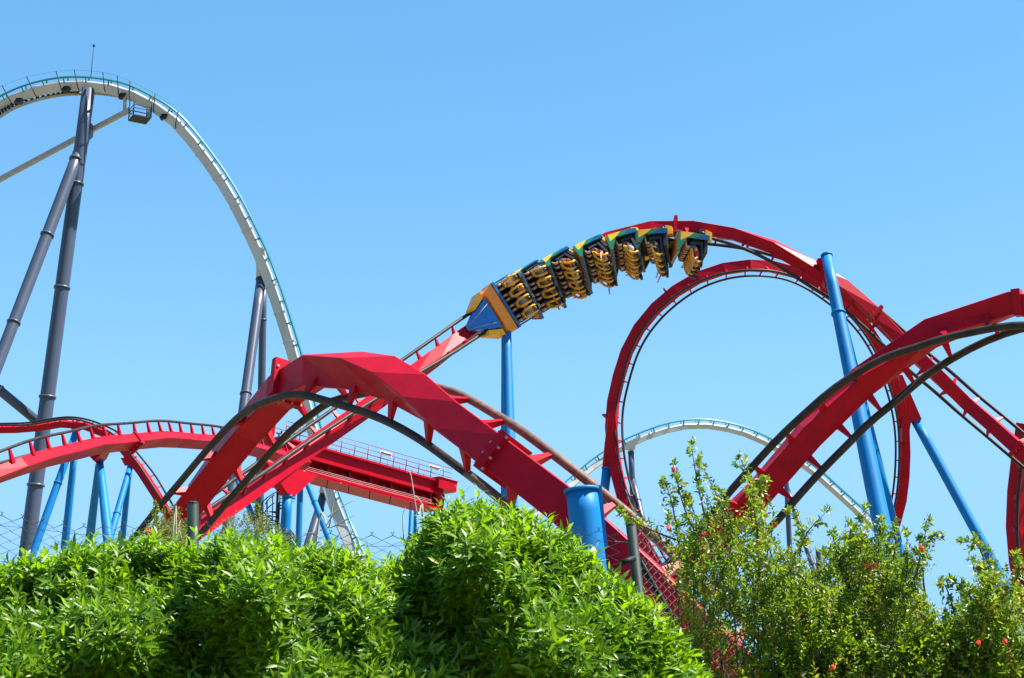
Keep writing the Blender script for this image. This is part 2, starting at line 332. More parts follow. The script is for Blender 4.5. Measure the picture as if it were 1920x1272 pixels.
T4 = Track('red track arching out of the small leaved shrub towards the upper right edge', [
    (1020, 1330, 1140, 1330, 32.2, -0.1), (1115, 1215, 1235, 1213, 31.9, -0.1), (1215, 1105, 1335, 1105, 31.5, -0.1), (1280, 1032, 1400, 1035, 31.3, -0.05), (1337, 967, 1452, 972, 31, 0), (1375, 925, 1488, 932, 31, 0), (1412, 881, 1522, 896, 31, 0), (1456, 834, 1562, 854, 31, 0), (1500, 793, 1600, 816, 31, 0.05), (1544, 755, 1641, 776, 31, 0.15), (1595, 719, 1687, 740, 31, 0.35),
    (1666, 680, 1749, 697, 31, 0.62), (1717, 657, 1795, 671, 30.9, 0.8), (1768, 637, 1836, 652, 30.8, 0.95), (1824, 621, 1875, 634, 30.6, 1.08), (1869, 613, 1906, 622, 30.4, 1.15), (1918, 610, 1940, 613, 30.2, 1.18), (1980, 617, 1990, 612, 30, 1.2), (2060, 645, 2055, 630, 29.7, 1.2)],
    seg=1.6, tie=0.98, w=0.56, hh=0.50, h=0.52, arm=(0.09, 0.07, 0.035, 0.035), tie0=0.1)
T4.flange(1906, 585, big=0.07, bolts=False)
T5 = Track('red track piece standing upright at the right edge of the picture', [
    (1920, 800, 1962, 796, 68, 0.9), (1909, 872, 1952, 868, 68, 0.9), (1902, 935, 1945, 931, 68, 0.9), (1900, 990, 1943, 987, 68, 0.9), (1905, 1050, 1948, 1047, 68, 0.9), (1916, 1115, 1960, 1112, 68, 0.9), (1935, 1180, 1980, 1177, 68, 0.9)][::-1],
    seg=1.6, tie=1.5, w=0.8, hh=0.6, h=0.52)
T6 = Track('long low red track curving in from the left edge above the blue trestles', [
    (-300, 968, -300, 950, 50, -1.1), (-180, 918, -180, 902, 53, -1.1),
    (-60, 886, -60, 868, 56, -1.1), (0, 866, 0, 848, 57.5, -1.1), (66, 846, 66, 828, 60, -1.1), (132, 832, 132, 814, 63, -1.1), (189, 821, 189, 803, 66, -1.1), (245, 816, 245, 798, 68.5, -1.1), (317, 816, 317, 798, 73, -1.1), (366, 820, 366, 802, 76, -1.1), (407, 826, 407, 808, 79, -1.1), (488, 845, 488, 827, 86, -1.1), (560, 865, 560, 847, 92, -1.1)],
    seg=2.2, tie=1.34, w=0.70, hh=0.52, h=0.70, arm=(0.10, 0.07, 0.045, 0.04), tie0=1.55, rail_r=0.068)
T6.flange(250, 832, tab=0.1)
T8 = Track('thin red track farthest left, dropping steeply behind the blue trestles', [
    (-260, 800, -260, 803, 111, -1.15), (-60, 797, -60, 800, 110, -1.15), (0, 795, 0, 797, 110, -1.15), (53, 793, 53, 796, 109, -1.15), (98, 786, 98, 789, 108, -1.15), (128, 783, 128, 786, 107.5, -1.15), (160, 787, 160, 790, 107, -1.15), (188, 796, 185, 799, 106.5, -1.13), (222, 812, 216, 818, 106, -1.1), (247, 838, 238, 842, 105.5, -1.05),
    (277, 875, 268, 881, 105, -1.0), (309, 924, 299, 930, 104, -1.0), (328, 956, 318, 962, 104, -1.0), (356, 1005, 346, 1011, 103, -1.0)],
    seg=2.2, tie=1.15, w=0.62, hh=0.5, h=0.42, arm=(0.05, 0.05, 0.03, 0.03), rail_r=0.075)

# ------------------------------------------------------------------ white hypercoaster hills
wh = dict(G=1.25, h=0.98, w=1.0, hh=1.15, seg=3.0, tie=2.6, rail_r=0.10, spine_mat=WHITE, rail_mat=TEAL, tie_mat=TEAL, arm=(0.08, 0.08, 0.06, 0.05), ch=0.1)
W1 = Track('huge white track hill with teal rails towering at the upper left', [
    (x+1, y-1, x, y, d, -1.22) for x, y, d in [(-300, 470, 168), (-200, 345, 165.5), (-90, 240, 163), (-40, 204, 162), (0, 181, 161.5), (40, 163, 161), (100, 148, 160.5), (150, 145, 160), (200, 150, 160), (240, 160, 160), (283, 180, 160), (333, 213, 160), (367, 250, 160), (400, 293, 160), (450, 370, 159.5), (480, 430, 159), (503, 480, 159), (522, 530, 158.5), (540, 584, 158),
    (560, 648, 157.5), (580, 720, 157), (602, 805, 156), (629, 907, 154), (643, 946, 153), (658, 984, 152), (678, 1030, 150), (705, 1085, 148), (750, 1150, 146)]], **wh)
wh2 = dict(wh); wh2.update(hh=0.75, w=0.8, h=0.85, tie=2.2)
W2 = Track('lower white track hill with teal rails seen behind the loop', [
    (x+1, y-1, x, y, d, -1.22) for x, y, d in [(980, 975, 176), (1020, 938, 178), (1060, 904, 180), (1104, 867, 182), (1169, 826, 184), (1216, 806, 185), (1263, 792, 186), (1310, 787, 187), (1357, 792, 188), (1410, 807, 189), (1469, 837, 190), (1529, 876, 191), (1572, 914, 192), (1613, 951, 193), (1670, 1008, 194), (1730, 1070, 195)]], **wh2)
for q in ((1217, 815), (1360, 802), (1466, 848)): W2.flange(*q, big=0.10, al=0.06, bolts=False)
for q in ((345, 225), (385, 283), (415, 330), (448, 385), (472, 430), (495, 490), (515, 535), (533, 585), (550, 640)): W1.flange(*q, big=0.14, al=0.07, bolts=False)
# evacuation railing posts, rope, lightning rod, lift catwalk on the big hill
tops = []
for x0, y0, x1, y1 in [(-32, 182, -12, 222), (4, 161, 23, 198), (50, 144, 68, 183), (105, 134, 116, 172), (139, 131, 147, 170), (193, 136, 196, 173), (220, 142, 222, 180), (244, 152, 242, 185), (291, 176, 287, 211), (334, 208, 328, 241)]:
    a, b = P(x0, y0, 158.9), P(x1 - (x1-x0)*0.14, y1 - 6, 158.9); c = P(x1+1.5, y1, 159.2)
    W1.th.part('railing_post', MB().tube([a, b, c], 0.06, 6), DARK); tops.append(a)
W1.th.part('safety_wire', MB().tube(np.array(tops), 0.012, 4), DARK)
W1.th.part('lightning_rod', MB().tube([P(170, 147, 160), P(173, 116, 160), P(176, 86, 160)], [0.05, 0.035, 0.03], 6).ball(P(176, 86, 160), 0.16), DARK)
cw = MB(); cpts = np.array([P(x, y, 161.2) for x, y in [(-200, 372), (-120, 305), (-60, 258), (-30, 238), (0, 219), (31, 201), (83, 184), (129, 177), (155, 176), (179, 175), (225, 181), (245, 187)]])
tt = np.linspace(0, len(cpts)-1, 60); cs = spline(np.arange(len(cpts), dtype=float), cpts, tt)
W1.th.part('catwalk', MB().tube(cs, 0.20, 6), BEIGE)
for i in range(10, 42):
    c = cs[i]; t_ = unit(cs[i+1]-cs[i]); u_ = unit(np.cross(t_, [0, 1, 0])); u_ = u_ if u_[2] > 0 else -u_
    cw.obox(c + u_*0.34, t_*0.14, np.array([0, 0.3, 0]), u_*0.2)
W1.th.part('catwalk_grating', cw, DARK)
for x, y in ((36, 190), (124, 168), (230, 181), (308, 220)):
    W1.th.part('wheel_box', MB().obox(P(x, y, 159.6), RIGHT*0.32, np.array([0, 0.4, 0]), np.array([0.12, 0, 0.25])), DARK)

# ------------------------------------------------------------------ supports
def leg_pts(px, py, d, px2, py2, dy=0.0):
    a = P(px, py, d); b = PY(px2, py2, a[1] + dy); t = (0 - a[2])/(b[2]-a[2])
    return a, a + (b-a)*t
def support(label, legs, m, name='support_column', group='support columns', saddles=()):
    """legs: (px,py,depth, px2,py2, dy, r_top, r_low, ring rows, cap)"""
    a0, f0 = leg_pts(*legs[0][:6]); th = Thing(name, label, 'support column', [f0[0], f0[1], 0], group)
    for lg in legs:
        a, f = leg_pts(*lg[:6]); r0, r1 = lg[6], lg[7]; n = 14; ts = np.linspace(0, 1, n)
        b = PY(lg[3], lg[4], a[1]+lg[5]); k = np.linalg.norm(b-a)/np.linalg.norm(f-a)
        rr = np.interp(ts, [0, k, 1], [r0, r1, r1])
        o = th.part('leg' if len(legs) > 1 else 'column', MB().tube([a+(f-a)*t for t in ts], rr, 24), m)
        for ry in lg[8]:
            t = min(max((ry - lg[1])/(lg[4]-lg[1])*k, 0), 1); # near enough along a straight leg
            lo, hi = 0.0, 1.0
            for _ in range(30):
                t = (lo+hi)/2
                if proj(a+(f-a)*t)[1] < ry: lo = t
                else: hi = t
            c = a+(f-a)*t; u = unit(f-a); rad = np.interp(t, [0, k, 1], [r0, r1, r1])
            th.part('flange_ring', MB().tube([c-u*rad*0.16, c+u*rad*0.16], rad*1.17, 24), m, o)
        if lg[9]:
            u = unit(f-a); th.part('cap', MB().tube([a-u*0.05, a+u*r0*0.22], r0*1.12, 24), m, o)
        th.part('foot_plate', MB().box([f[0], f[1], 0.06], (r1*4, r1*4, 0.12)), m, o)
    return th
m_per = lambda wpx, d: wpx*d/F_PX/2
# grey tower of the big white hill
tw = support('dark grey ringed tower with a leaning leg under the white hilltop', [
    (166, 168, 160, 55, 1000, -1.0, m_per(24, 160), m_per(28, 150), (345, 540, 745, 910), False),
    (157, 262, 159, 0, 672, -9.0, m_per(22, 158), m_per(21, 150), (300, 441, 605), False)], GREY, group=None)
a = PY(-75, 668, PY(0, 672, P(157, 262, 159)[1]-9)[1]); 
pa = P(-75, 671, 150); pb = PY(84, 799, PY(84, 799, 146)[1])
pb = P(82, 800, 152.0)
tw.part('cross_beam', MB().tube([pa, pa+(pb-pa)*0.5, pb], m_per(18, 150), 20), GREY)
for t in (0.47, 0.97): 
    c = pa+(pb-pa)*t; u = unit(pb-pa); tw.part('flange_ring', MB().tube([c-u*0.12, c+u*0.12], m_per(21, 150), 20), GREY)
for p, q in (((-260, 476, 160), (143, 260, 160)), ((172, 244, 160), (244, 206, 159.5))):
    a, b = P(*p), P(*q); u = unit(b-a); v = np.array([0, 1.0, 0]); w_ = unit(np.cross(u, v))
    tw.part('strut', MB().obox((a+b)/2, u*np.linalg.norm(b-a)/2, v*0.25, w_*0.24), BEIGE)
tw.part('gusset', MB().prism([P(x, y, 159.5) for x, y in ((168, 228), (174, 235), (172, 254), (164, 262))], [0, 1.0, 0]), GREY)
tw.part('hanger_plate', MB().prism([P(x, y, 159.6) for x, y in ((232, 180), (237, 180), (235, 216), (231, 214))], [0, 0.5, 0]), BEIGE)
support('pair of dark grey legs propping the falling side of the white hill', [
    (490, 524, 159, 456, 775, -7, m_per(19, 158), m_per(19, 152), (739,), True), (494, 528, 160.5, 487, 930, 2, m_per(13, 158), m_per(16, 158), (600,), False)], GREY, group=None)
W1.th.part('saddle_plate', MB().prism([P(x, y, 158.9) for x, y in ((483, 462), (497, 470), (501, 521), (481, 521))], [0, 0.8, 0]), WHITE)
support('short grey leg under the bottom of the white drop', [(607, 926, 155, 577, 1030, -4, m_per(15, 155), m_per(20, 150), (955,), False)], GREY, group=None)
W1.th.part('saddle_plate', MB().prism([P(x, y, 154.4) for x, y in ((606, 897), (620, 897), (626, 935), (613, 926), (599, 924))], [0, 0.9, 0]), WHITE)
support('bent grey leg beside the red loop under the lower white hill', [(1183, 846, 184, 1185, 893, 0, m_per(11, 184), m_per(11, 184), (850,), False), (1185, 893, 183.6, 1200, 960, -3, m_per(11, 184), m_per(14, 180), (940,), False)], GREY, group=None)
W2.th.part('saddle_plate', MB().prism([P(x, y, 184) for x, y in ((1167, 834), (1202, 818), (1192, 835), (1190, 844), (1176, 844))], [0, 0.8, 0]), WHITE)
support('two grey legs spreading behind the lower end of the right red arch', [(1472, 852, 190, 1478, 975, 0, m_per(8, 190), m_per(10, 188), (), False), (1474, 910, 190, 1545, 1124, -8, m_per(9, 190), m_per(13, 182), (958, 1060), False)], GREY, group=None)
# blue columns
g = 'blue support columns'
sa = support('blue inverted V trestle left of the others under the far thin track', [(142, 812, 107, 78, 992, -2, m_per(13, 106), m_per(15, 103), (906,), False), (140, 846, 107, 124, 1000, 1, m_per(12, 106), m_per(15, 104), (), False)], BLUE, group=g)
T8.hopper(139, 797, P(147, 806, 107), 0.4, 0.25)
support('middle blue V trestle standing under the low curving red track', [(187, 866, 66, 200, 985, -2.0, m_per(13, 66), m_per(19, 63), (), True), (185, 872, 66.2, 171, 988, 2.5, m_per(12, 66), m_per(17, 64), (), False)], BLUE, group=g)
T6.hopper(186, 826, P(187, 861, 66.6), 0.6, 0.22); 
support('right blue V trestle under the dropping thin red track', [(244, 876, 105.2, 214, 982, -3, m_per(11, 105), m_per(13, 102), (964,), False), (243, 880, 105.4, 233, 978, 2, m_per(9, 105), m_per(12, 104), (), False)], BLUE, group=g)
T8.hopper(247, 850, P(243, 873, 105.4), 0.55, 0.25)
support('light blue slanted column seen through the near arch beside its spine', [(434, 872, 84, 470, 960, -3, m_per(11, 84), m_per(11, 82), (), False)], BLUE, group=g)
support('thick blue column under the flared saddle left of the spiral stair', [(539, 931, 56, 534, 1010, 0, m_per(19, 56), m_per(20, 55), (), True)], BLUE, group=g)
T2.hopper(540, 868, P(539, 929, 56), 1.5, 0.22)
support('slim blue column and diagonal brace under the left end of the brake run', [(564, 884, 93, 560, 1010, 0, m_per(11, 93), m_per(12, 92), (), False), (568, 886, 92.6, 613, 1000, -3, m_per(10, 93), m_per(13, 90), (943,), False)], BLUE, group=g)
support('narrow blue A frame under the right end of the brake run', [(773, 938, 103, 769, 1020, -2, m_per(9, 103), m_per(10, 101), (), False), (776, 938, 103.4, 778, 1020, 2, m_per(9, 103), m_per(10, 101), (), False)], BLUE, group=g)
support('tall blue twin column under the nose of the train', [(950, 606, 67.6, 958, 950, -3.5, m_per(16, 67), m_per(25, 64), (), False), (947, 612, 68.2, 947, 950, 1.5, m_per(14, 67), m_per(17, 66), (), False)], BLUE, group=g)
support('blue column with a kinked head holding the left foot of the loop', [(1138, 878, 89, 1133, 925, 0, m_per(18, 89), m_per(17, 89), (), True), (1133, 925, 88.9, 1125, 1010, -2, m_per(17, 89), m_per(17, 87), (), False)], BLUE, group=g)
T3.th.part('gusset_plate', MB().prism([P(x, y, 89) for x, y in ((1141, 775), (1152, 770), (1160, 850), (1166, 900), (1147, 880), (1129, 880), (1134, 830))], [0, 0.55, 0]), RED)
support('tallest blue pole, leaning in front of the loop to the crest track', [(1550, 480, 67.4, 1636, 900, -4.5, m_per(20, 67), m_per(32, 63), (588, 1010), True), (1575, 590, 67.6, 1664, 960, 0.5, m_per(19, 66), m_per(28, 64), (), False)], BLUE, group=g)
T2.th.part('bracket', MB().prism([P(x, y, 68.2) for x, y in ((1532, 487), (1548, 487), (1556, 530), (1546, 545))], [0, 0.5, 0]), RED)
support('blue strut slanting down to the right from the loop', [(1717, 789, 95.5, 1858, 1048, -3, m_per(18, 95), m_per(19, 92), (), False)], BLUE, group=g)
T3.th.part('gusset_plate', MB().prism([P(x, y, 95.4) for x, y in ((1684, 705), (1690, 705), (1726, 788), (1706, 793), (1700, 830), (1690, 830))], [0, 0.6, 0]), RED)
support('short blue forked column at the right edge behind the shrub', [(1881, 1080, 60, 1868, 1170, -1, m_per(13, 60), m_per(15, 59), (), True), (1882, 1100, 60.2, 1896, 1175, 1, m_per(12, 60), m_per(13, 59), (), False)], BLUE, group=g)
big = support('fat blue column with flat lid close behind the hedge', [(1091, 921, 22.9, 1106, 1060, -0.1, m_per(60, 22.9), m_per(62, 22.6), (), False)], BLUE, group=g)
a, f = leg_pts(1091, 921, 22.9, 1106, 1060, -0.1); u = unit(f-a)
big.part('lid', MB().tube([a-u*0.03, a+u*0.02], m_per(66, 23.6), 28), BLUE)
big.part('side_fin', MB().prism([P(x, y, 23.0) for x, y in ((1112, 913), (1127, 913), (1135, 1000), (1146, 1075), (1126, 1075))], [0, 0.35, 0]), BLUE)

# ------------------------------------------------------------------ service cage below the white hilltop
c0 = P(262, 224, 158.5); cg = Thing('service_cage', 'small dark maintenance cage hanging below the white hilltop', 'service cage', c0)
ex, ey = np.array([0.86, 0.5, 0]), np.array([-0.5, 0.86, 0]); zz = np.array([0, 0, 1.0])
cg.part('floor', MB().obox(c0, ex*1.0, ey*1.0, zz*0.07), DARK)
for i, j in ((-1, -1), (1, -1), (1, 1), (-1, 1)):
    b = c0+ex*i+ey*j; cg.part('post', MB().tube([b, b+zz*2.6], 0.06, 6), DARK)
for z in (0.45, 0.85, 1.25):
    mb = MB(); q = [c0+ex*i+ey*j+zz*z for i, j in ((-1, -1), (1, -1), (1, 1), (-1, 1), (-1, -1))]
    for k in range(4): mb.tube([q[k], q[k+1]], 0.04, 6)
    cg.part('guard_rail', mb, DARK)
mb = MB()
for k in np.linspace(-0.9, 0.9, 7): mb.obox(c0+ex*1.0+ey*k+zz*0.65, ex*0.015, ey*0.05, zz*0.6)
cg.part('side_panel', mb, DARK)

# ------------------------------------------------------------------ brake run
E0, E1 = P(528, 817, 91.5), P(838, 904, 100)
e = unit(E1-E0); LEN = np.linalg.norm(E1-E0); nrm = unit(np.cross([0, 0, 1.0], e)); nrm = nrm if nrm[1] < 0 else -nrm; up = unit(np.cross(e, nrm)); up = up if up[2] > 0 else -up
br = Thing('brake_run', 'red covered brake run with railing and hanging lamps behind the near arch', 'brake run', [E0[0], E0[1], 0])
def bp(s_, n_, u_): return E0 + e*s_ + nrm*n_ + up*u_
def bbox(mb, s0, s1, n0, n1, u0, u1): return mb.obox(bp((s0+s1)/2, (n0+n1)/2, (u0+u1)/2), e*(s1-s0)/2, nrm*(n1-n0)/2, up*(u1-u0)/2)
br.part('deck', bbox(MB(), 0, LEN, -2.4, 0.0, -0.14, 0.0), RED)
br.part('upper_girder', bbox(bbox(MB(), 0.05, LEN-0.05, -2.2, -0.22, -0.86, -0.142), 0.05, LEN-0.05, -2.3, -0.05, -1.0, -0.863), RED)
br.part('lower_girder', bbox(bbox(MB(), 0.0, LEN-0.6, -2.2, -0.3, -1.95, -1.62), 0.0, LEN-0.6, -2.25, 0.0, -2.08, -1.953), RED)
br.part('back_web', bbox(MB(), 0.0, LEN-0.3, -1.3, -0.95, -1.617, -1.003), RED)
for k in range(8): br.part('web_stiffener', bbox(MB(), 0.6+k*1.75, 0.7+k*1.75, -0.95, -0.3, -1.617, -1.003), RED)
for k in range(7):
    s0 = 2.35+k*1.75; mb = MB()
    mb.taper(bp(s0, -0.94, -1.33), bp(s0, -0.55, -1.33), e*0.62, up*0.26, e*0.45, up*0.12)
    o = br.part('brake_housing', mb, RED)
    br.part('brake_caliper', MB().tube([bp(s0+0.05, -0.62, -1.36), bp(s0+0.05, -0.40, -1.36)], 0.20, 14), DARK, o)
for u0 in (-1.58, -1.68, -1.80): br.part('cable', MB().tube([bp(0.3, 0.05, u0), bp(LEN*0.5, 0.05, u0-0.02), bp(LEN-1.2, 0.05, u0)], 0.018, 5), mat('pale_cable', (0.5, 0.2, 0.2), 0.5))
for k in range(6): br.part('drain_pipe', MB().tube([bp(2.3+k*1.75, -0.1, -2.05), bp(2.3+k*1.75, -0.1, -2.6)], 0.035, 6), DARK)
br.part('end_box', bbox(bbox(MB(), LEN-0.9, LEN+0.75, -0.9, 0.25, -0.62, 0.12), LEN-0.95, LEN+0.8, -0.95, 0.3, 0.122, 0.18), RED)
br.part('end_plate', bbox(MB(), LEN-0.6, LEN+0.1, -2.1, -0.2, -2.0, -0.87), RED)
MAROON = mat('maroon_railing_paint', (0.16, 0.01, 0.02), 0.5)
for side in (-0.06, -2.3):
    for k in range(13 if side > -1 else 13):
        s0 = 0.3+k*LEN/12.6; br.part('railing_post', MB().tube([bp(s0, side, 0.0), bp(s0, side, 1.05)], 0.03, 6), MAROON)
    for u0 in (0.38, 0.72, 1.05): br.part('handrail', MB().tube([bp(0.3, side, u0), bp(LEN*0.5, side, u0), bp(LEN+0.4, side, u0)], 0.022, 6), MAROON)
for px, py in ((716, 848), (813, 876)):
    q = (px-528)/(838-528)*LEN; q *= 0.985
    o = br.part('lamp', bbox(MB(), q-0.5, q+0.5, 0.0, 0.1, 0.62, 0.86), LAMPW)
    br.part('tube_lamp', MB().tube([bp(q-0.45, 0.13, 0.74), bp(q+0.45, 0.13, 0.74)], 0.05, 8), MAROON, o)
br.part('leading_cabinet', bbox(MB(), -1.6, -0.3, -1.0, -0.4, -0.4, 0.9), RED)
# small wind mast beyond the arch
a = P(523, 842, 95); wm = Thing('wind_mast', 'thin wind gauge mast rising beside the brake run', 'mast', [a[0], a[1], 0])
wm.part('pole', MB().tube([[a[0], a[1], 0], a, P(523, 812, 95)], 0.05, 6), DARK)
wm.part('gauge', MB().tube([P(520, 814, 95), P(528, 812, 95)], 0.04, 6).tube([P(528, 812, 95), P(528, 808, 95)], 0.06, 6).tube([P(520, 814, 95), P(520, 811, 95)], 0.05, 6), DARK)
# spiral stair
sc = P(520, 980, 80); st = Thing('spiral_stair', 'dark metal spiral stair behind the thick blue column', 'stair', [sc[0], sc[1], 0])
ztop = P(520, 908, 80)[2]
st.part('newel', MB().tube([[sc[0], sc[1], 0], [sc[0], sc[1], ztop]], 0.12, 8), DARK)
nst = int(ztop/0.21); rail = []
for i in range(nst):
    th_ = i*R(24)+1.2; z = 0.21*(i+1); d_ = np.array([math.cos(th_), math.sin(th_), 0]); s_ = np.array([-d_[1], d_[0], 0])
    mb = MB().taper([sc[0]+d_[0]*0.1, sc[1]+d_[1]*0.1, z], [sc[0]+d_[0]*0.95, sc[1]+d_[1]*0.95, z], s_*0.06, [0, 0, 0.02], s_*0.22, [0, 0, 0.02])
    mb.tube([[sc[0]+d_[0]*0.95, sc[1]+d_[1]*0.95, z], [sc[0]+d_[0]*0.95, sc[1]+d_[1]*0.95, z+1.0]], 0.018, 5)
    st.part('tread', mb, DARK); rail.append([sc[0]+d_[0]*0.95, sc[1]+d_[1]*0.95, z+1.0])
st.part('handrail', MB().tube(np.array(rail), 0.03, 6), DARK)
st.part('landing', MB().box([sc[0]-0.5, sc[1], ztop], (1.7, 1.5, 0.08)), DARK)
st.part('side_railing', MB().tube([P(497, 946, 80), P(505, 935, 80), P(515, 928, 80)], 0.03, 6).tube([P(496, 961, 80), P(505, 950, 80), P(515, 943, 80)], 0.03, 6).tube([P(501, 940, 80), P(501, 985, 80)], 0.03, 6).tube([P(511, 931, 80), P(511, 975, 80)], 0.03, 6), DARK)

# ------------------------------------------------------------------ people
def skin_mesh(name, pts, edges, sub=1, root=0):
    me = bpy.data.meshes.new('tmp'); me.from_pydata([p[:3] for p in pts], edges, [])
    o = bpy.data.objects.new('tmp', me); C.objects.link(o)
    md = o.modifiers.new('skin', 'SKIN'); md.use_smooth_shade = True
    for i, p in enumerate(pts):
        r = p[3]; me.skin_vertices[0].data[i].radius = r if isinstance(r, tuple) else (r, r)
    me.skin_vertices[0].data[root].use_root = True
    if sub: o.modifiers.new('sub', 'SUBSURF').levels = sub
    dg = bpy.context.evaluated_depsgraph_get(); dg.update()
    out = bpy.data.meshes.new_from_object(o.evaluated_get(dg)); out.name = name
    bpy.data.objects.remove(o); bpy.data.meshes.remove(me)
    return out
# local axes: x forward, y left, z away from the track
BODY = [(-.22, 0, .80, .13), (-.27, 0, 1.02, .125), (-.29, 0, 1.24, .14), (-.30, 0, 1.42, .065), (-.285, 0, 1.52, .082), (-.28, 0, 1.62, .095), (-.285, 0, 1.70, .075)]
BE = [(i, i+1) for i in range(6)]
TORSO = list(BODY)
def limb(par, pts):
    k = len(BODY); BODY.extend(pts); BE.append((par, k)); BE.extend((k+i, k+i+1) for i in range(len(pts)-1))
def make_body(raised):
    BODY[:] = TORSO; BE[:] = [(i, i+1) for i in range(6)]
    for sg in (-1, 1):
        limb(2, [(-.29, sg*.17, 1.35, .062), (-.14, sg*.30, 1.50, .047), (-.02, sg*.27, 1.78, .034), (.0, sg*.26, 1.84, .034)] if raised else
                [(-.29, sg*.17, 1.35, .062), (-.14, sg*.25, 1.13, .047), (.06, sg*.15, 1.17, .034), (.11, sg*.13, 1.20, .034)])
        limb(0, [(-.12, sg*.10, .80, .095), (.28, sg*.12, .86, .066), (.33, sg*.115, .62, .055), (.34, sg*.11, .42, .038), (.47, sg*.12, .37, .034)])
    me = skin_mesh('person_body', BODY, BE); hm = MB()
    hm.ball((-.185, 0, 1.61), .022, .018, .026, 6, 5); hm.ball((-.28, .092, 1.61), .018, .012, .03, 6, 5); hm.ball((-.28, -.092, 1.61), .018, .012, .03, 6, 5)
    for sg in (-1, 1):
        for dz, ln in ((.03, .05), (.012, .06), (-.006, .055), (-.022, .042)):
            if raised: hm.tube([(.0+dz, sg*.26, 1.85), (.01+dz*1.4, sg*.255, 1.85+ln), (.03+dz*1.4, sg*.24, 1.85+ln*1.7)], [.011, .010, .008], 5)
            else: hm.tube([(.12, sg*.125, 1.20+dz), (.12+ln, sg*.10, 1.205+dz), (.12+ln*.8, sg*.07, 1.205+dz)], [.011, .010, .008], 5)
        hm.tube([(.0, sg*.24, 1.84), (.02, sg*.205, 1.88)] if raised else [(.09, sg*.12, 1.235), (.12, sg*.085, 1.255)], [.012, .009], 5)
    hm.ball((-.192, .034, 1.645), .011, .014, .009, 6, 5, mi=1); hm.ball((-.192, -.034, 1.645), .011, .014, .009, 6, 5, mi=1)
    hm.ball((-.195, 0, 1.565), .010, .028, .008, 6, 5, mi=1)
    bm = bmesh.new(); bm.from_mesh(me); tmp = mesh_of('tmp_face', hm, [SKIN, EYE]); bm.from_mesh(tmp); bm.to_mesh(me); bm.free(); bpy.data.meshes.remove(tmp)
    me.materials.clear(); me.materials.append(SKIN); me.materials.append(EYE)
    return me
import bmesh
body_me, body_up = make_body(False), make_body(True)
shirt_me = skin_mesh('shirt', [(-.22, 0, .84, .145), (-.27, 0, 1.02, .142), (-.29, 0, 1.22, .158), (-.30, 0, 1.38, .085), (-.28, .185, 1.33, .078), (-.19, .235, 1.20, .070), (-.28, -.185, 1.33, .078), (-.19, -.235, 1.20, .070)],
                     [(0, 1), (1, 2), (2, 3), (2, 4), (4, 5), (2, 6), (6, 7)])
short_me = skin_mesh('shorts', [(-.21, 0, .80, .145), (-.10, .10, .81, .108), (.17, .118, .85, .088), (-.10, -.10, .81, .108), (.17, -.118, .85, .088)], [(0, 1), (1, 2), (0, 3), (3, 4)])
hb = MB().ball((-.297, 0, 1.655), .108, .104, .098, 12, 8)
for k in range(7):
    yy = (k-3)*.03; hb.tube([(-.37, yy, 1.66), (-.40, yy*1.1, 1.56), (-.385, yy*1.1, 1.47)], [.03, .026, .012], 5)
shoe = MB()
for sg in (-1, 1): shoe.ball((.42, sg*.12, .355), .125, .048, .045, 8, 6)
cloth = [mat('cloth_' + n, c, 0.8, var=0.15, scale=30) for n, c in (('white', (.65, .65, .63)), ('navy', (.02, .03, .09)), ('red', (.42, .02, .03)), ('grey', (.20, .20, .21)), ('black', (.02, .02, .02)), ('light_blue', (.15, .30, .55)))]
denim = mat('denim', (.05, .08, .17), 0.85, var=0.2, scale=40); dshort = mat('dark_cotton', (.025, .025, .03), .85)
hairs = [mat('hair_' + n, c, 0.5, var=0.3, scale=60) for n, c in (('black', (.012, .010, .008)), ('brown', (.06, .03, .015)), ('blond', (.30, .18, .06)))]
hair_me = mesh_of('hair', hb, hairs[0]); shoe_me = mesh_of('shoes', shoe, BLACK)
for me, m in ((shirt_me, cloth[0]), (short_me, denim), ): me.materials.clear(); me.materials.append(m)
def child(name, me, root, m=None):
    o = bpy.data.objects.new(name, me); C.objects.link(o); o.parent = root
    if m is not None: o.material_slots[0].link = 'OBJECT'; o.material_slots[0].material = m
    return o
def person(mw, label, ci, pi, hi, up=False):
    b = bpy.data.objects.new('person', body_up if up else body_me); C.objects.link(b); b.matrix_world = mw
    tag(b, label, 'person', 'riders strapped into the coaster train')
    child('shirt', shirt_me, b, cloth[ci]); child('shorts', short_me, b, (denim, dshort)[pi]); child('hair', hair_me, b, hairs[hi]); child('shoes', shoe_me, b)

# ------------------------------------------------------------------ the train
from mathutils import Matrix
def lm(name, mb, m): return mesh_of(name, mb, m)
X, Y, Z = np.eye(3)
car_parts = []
car_parts.append(('chassis', lm('chassis', MB().box((-.05, 0, .30), (1.35, 2.2, .16)).box((-.05, 0, .10), (1.2, .5, .24)).box((-.66, 0, .75), (.16, 2.25, .75)), BLACK), []))
fp = MB().box((.70, 0, .70), (.10, 2.44, .90), 0)
fp.box((.70, 1.235, .70), (.14, .05, .94), 1).box((.70, -1.235, .70), (.14, .05, .94), 1).box((.70, 0, 1.175), (.15, 2.5, .05), 3)
fp.prism([(.752, -1.17, .22), (.752, 1.17, .22), (.752, 1.17, 1.03), (.752, 1.0, 1.12), (.752, -1.0, 1.12), (.752, -1.17, 1.03)], (.10, 0, 0), 2)
for me_ in (0,): car_parts.append(('front_panel', lm('front_panel', fp, [BLACK, CARGREEN, ORANGE, CARBLUE]), []))
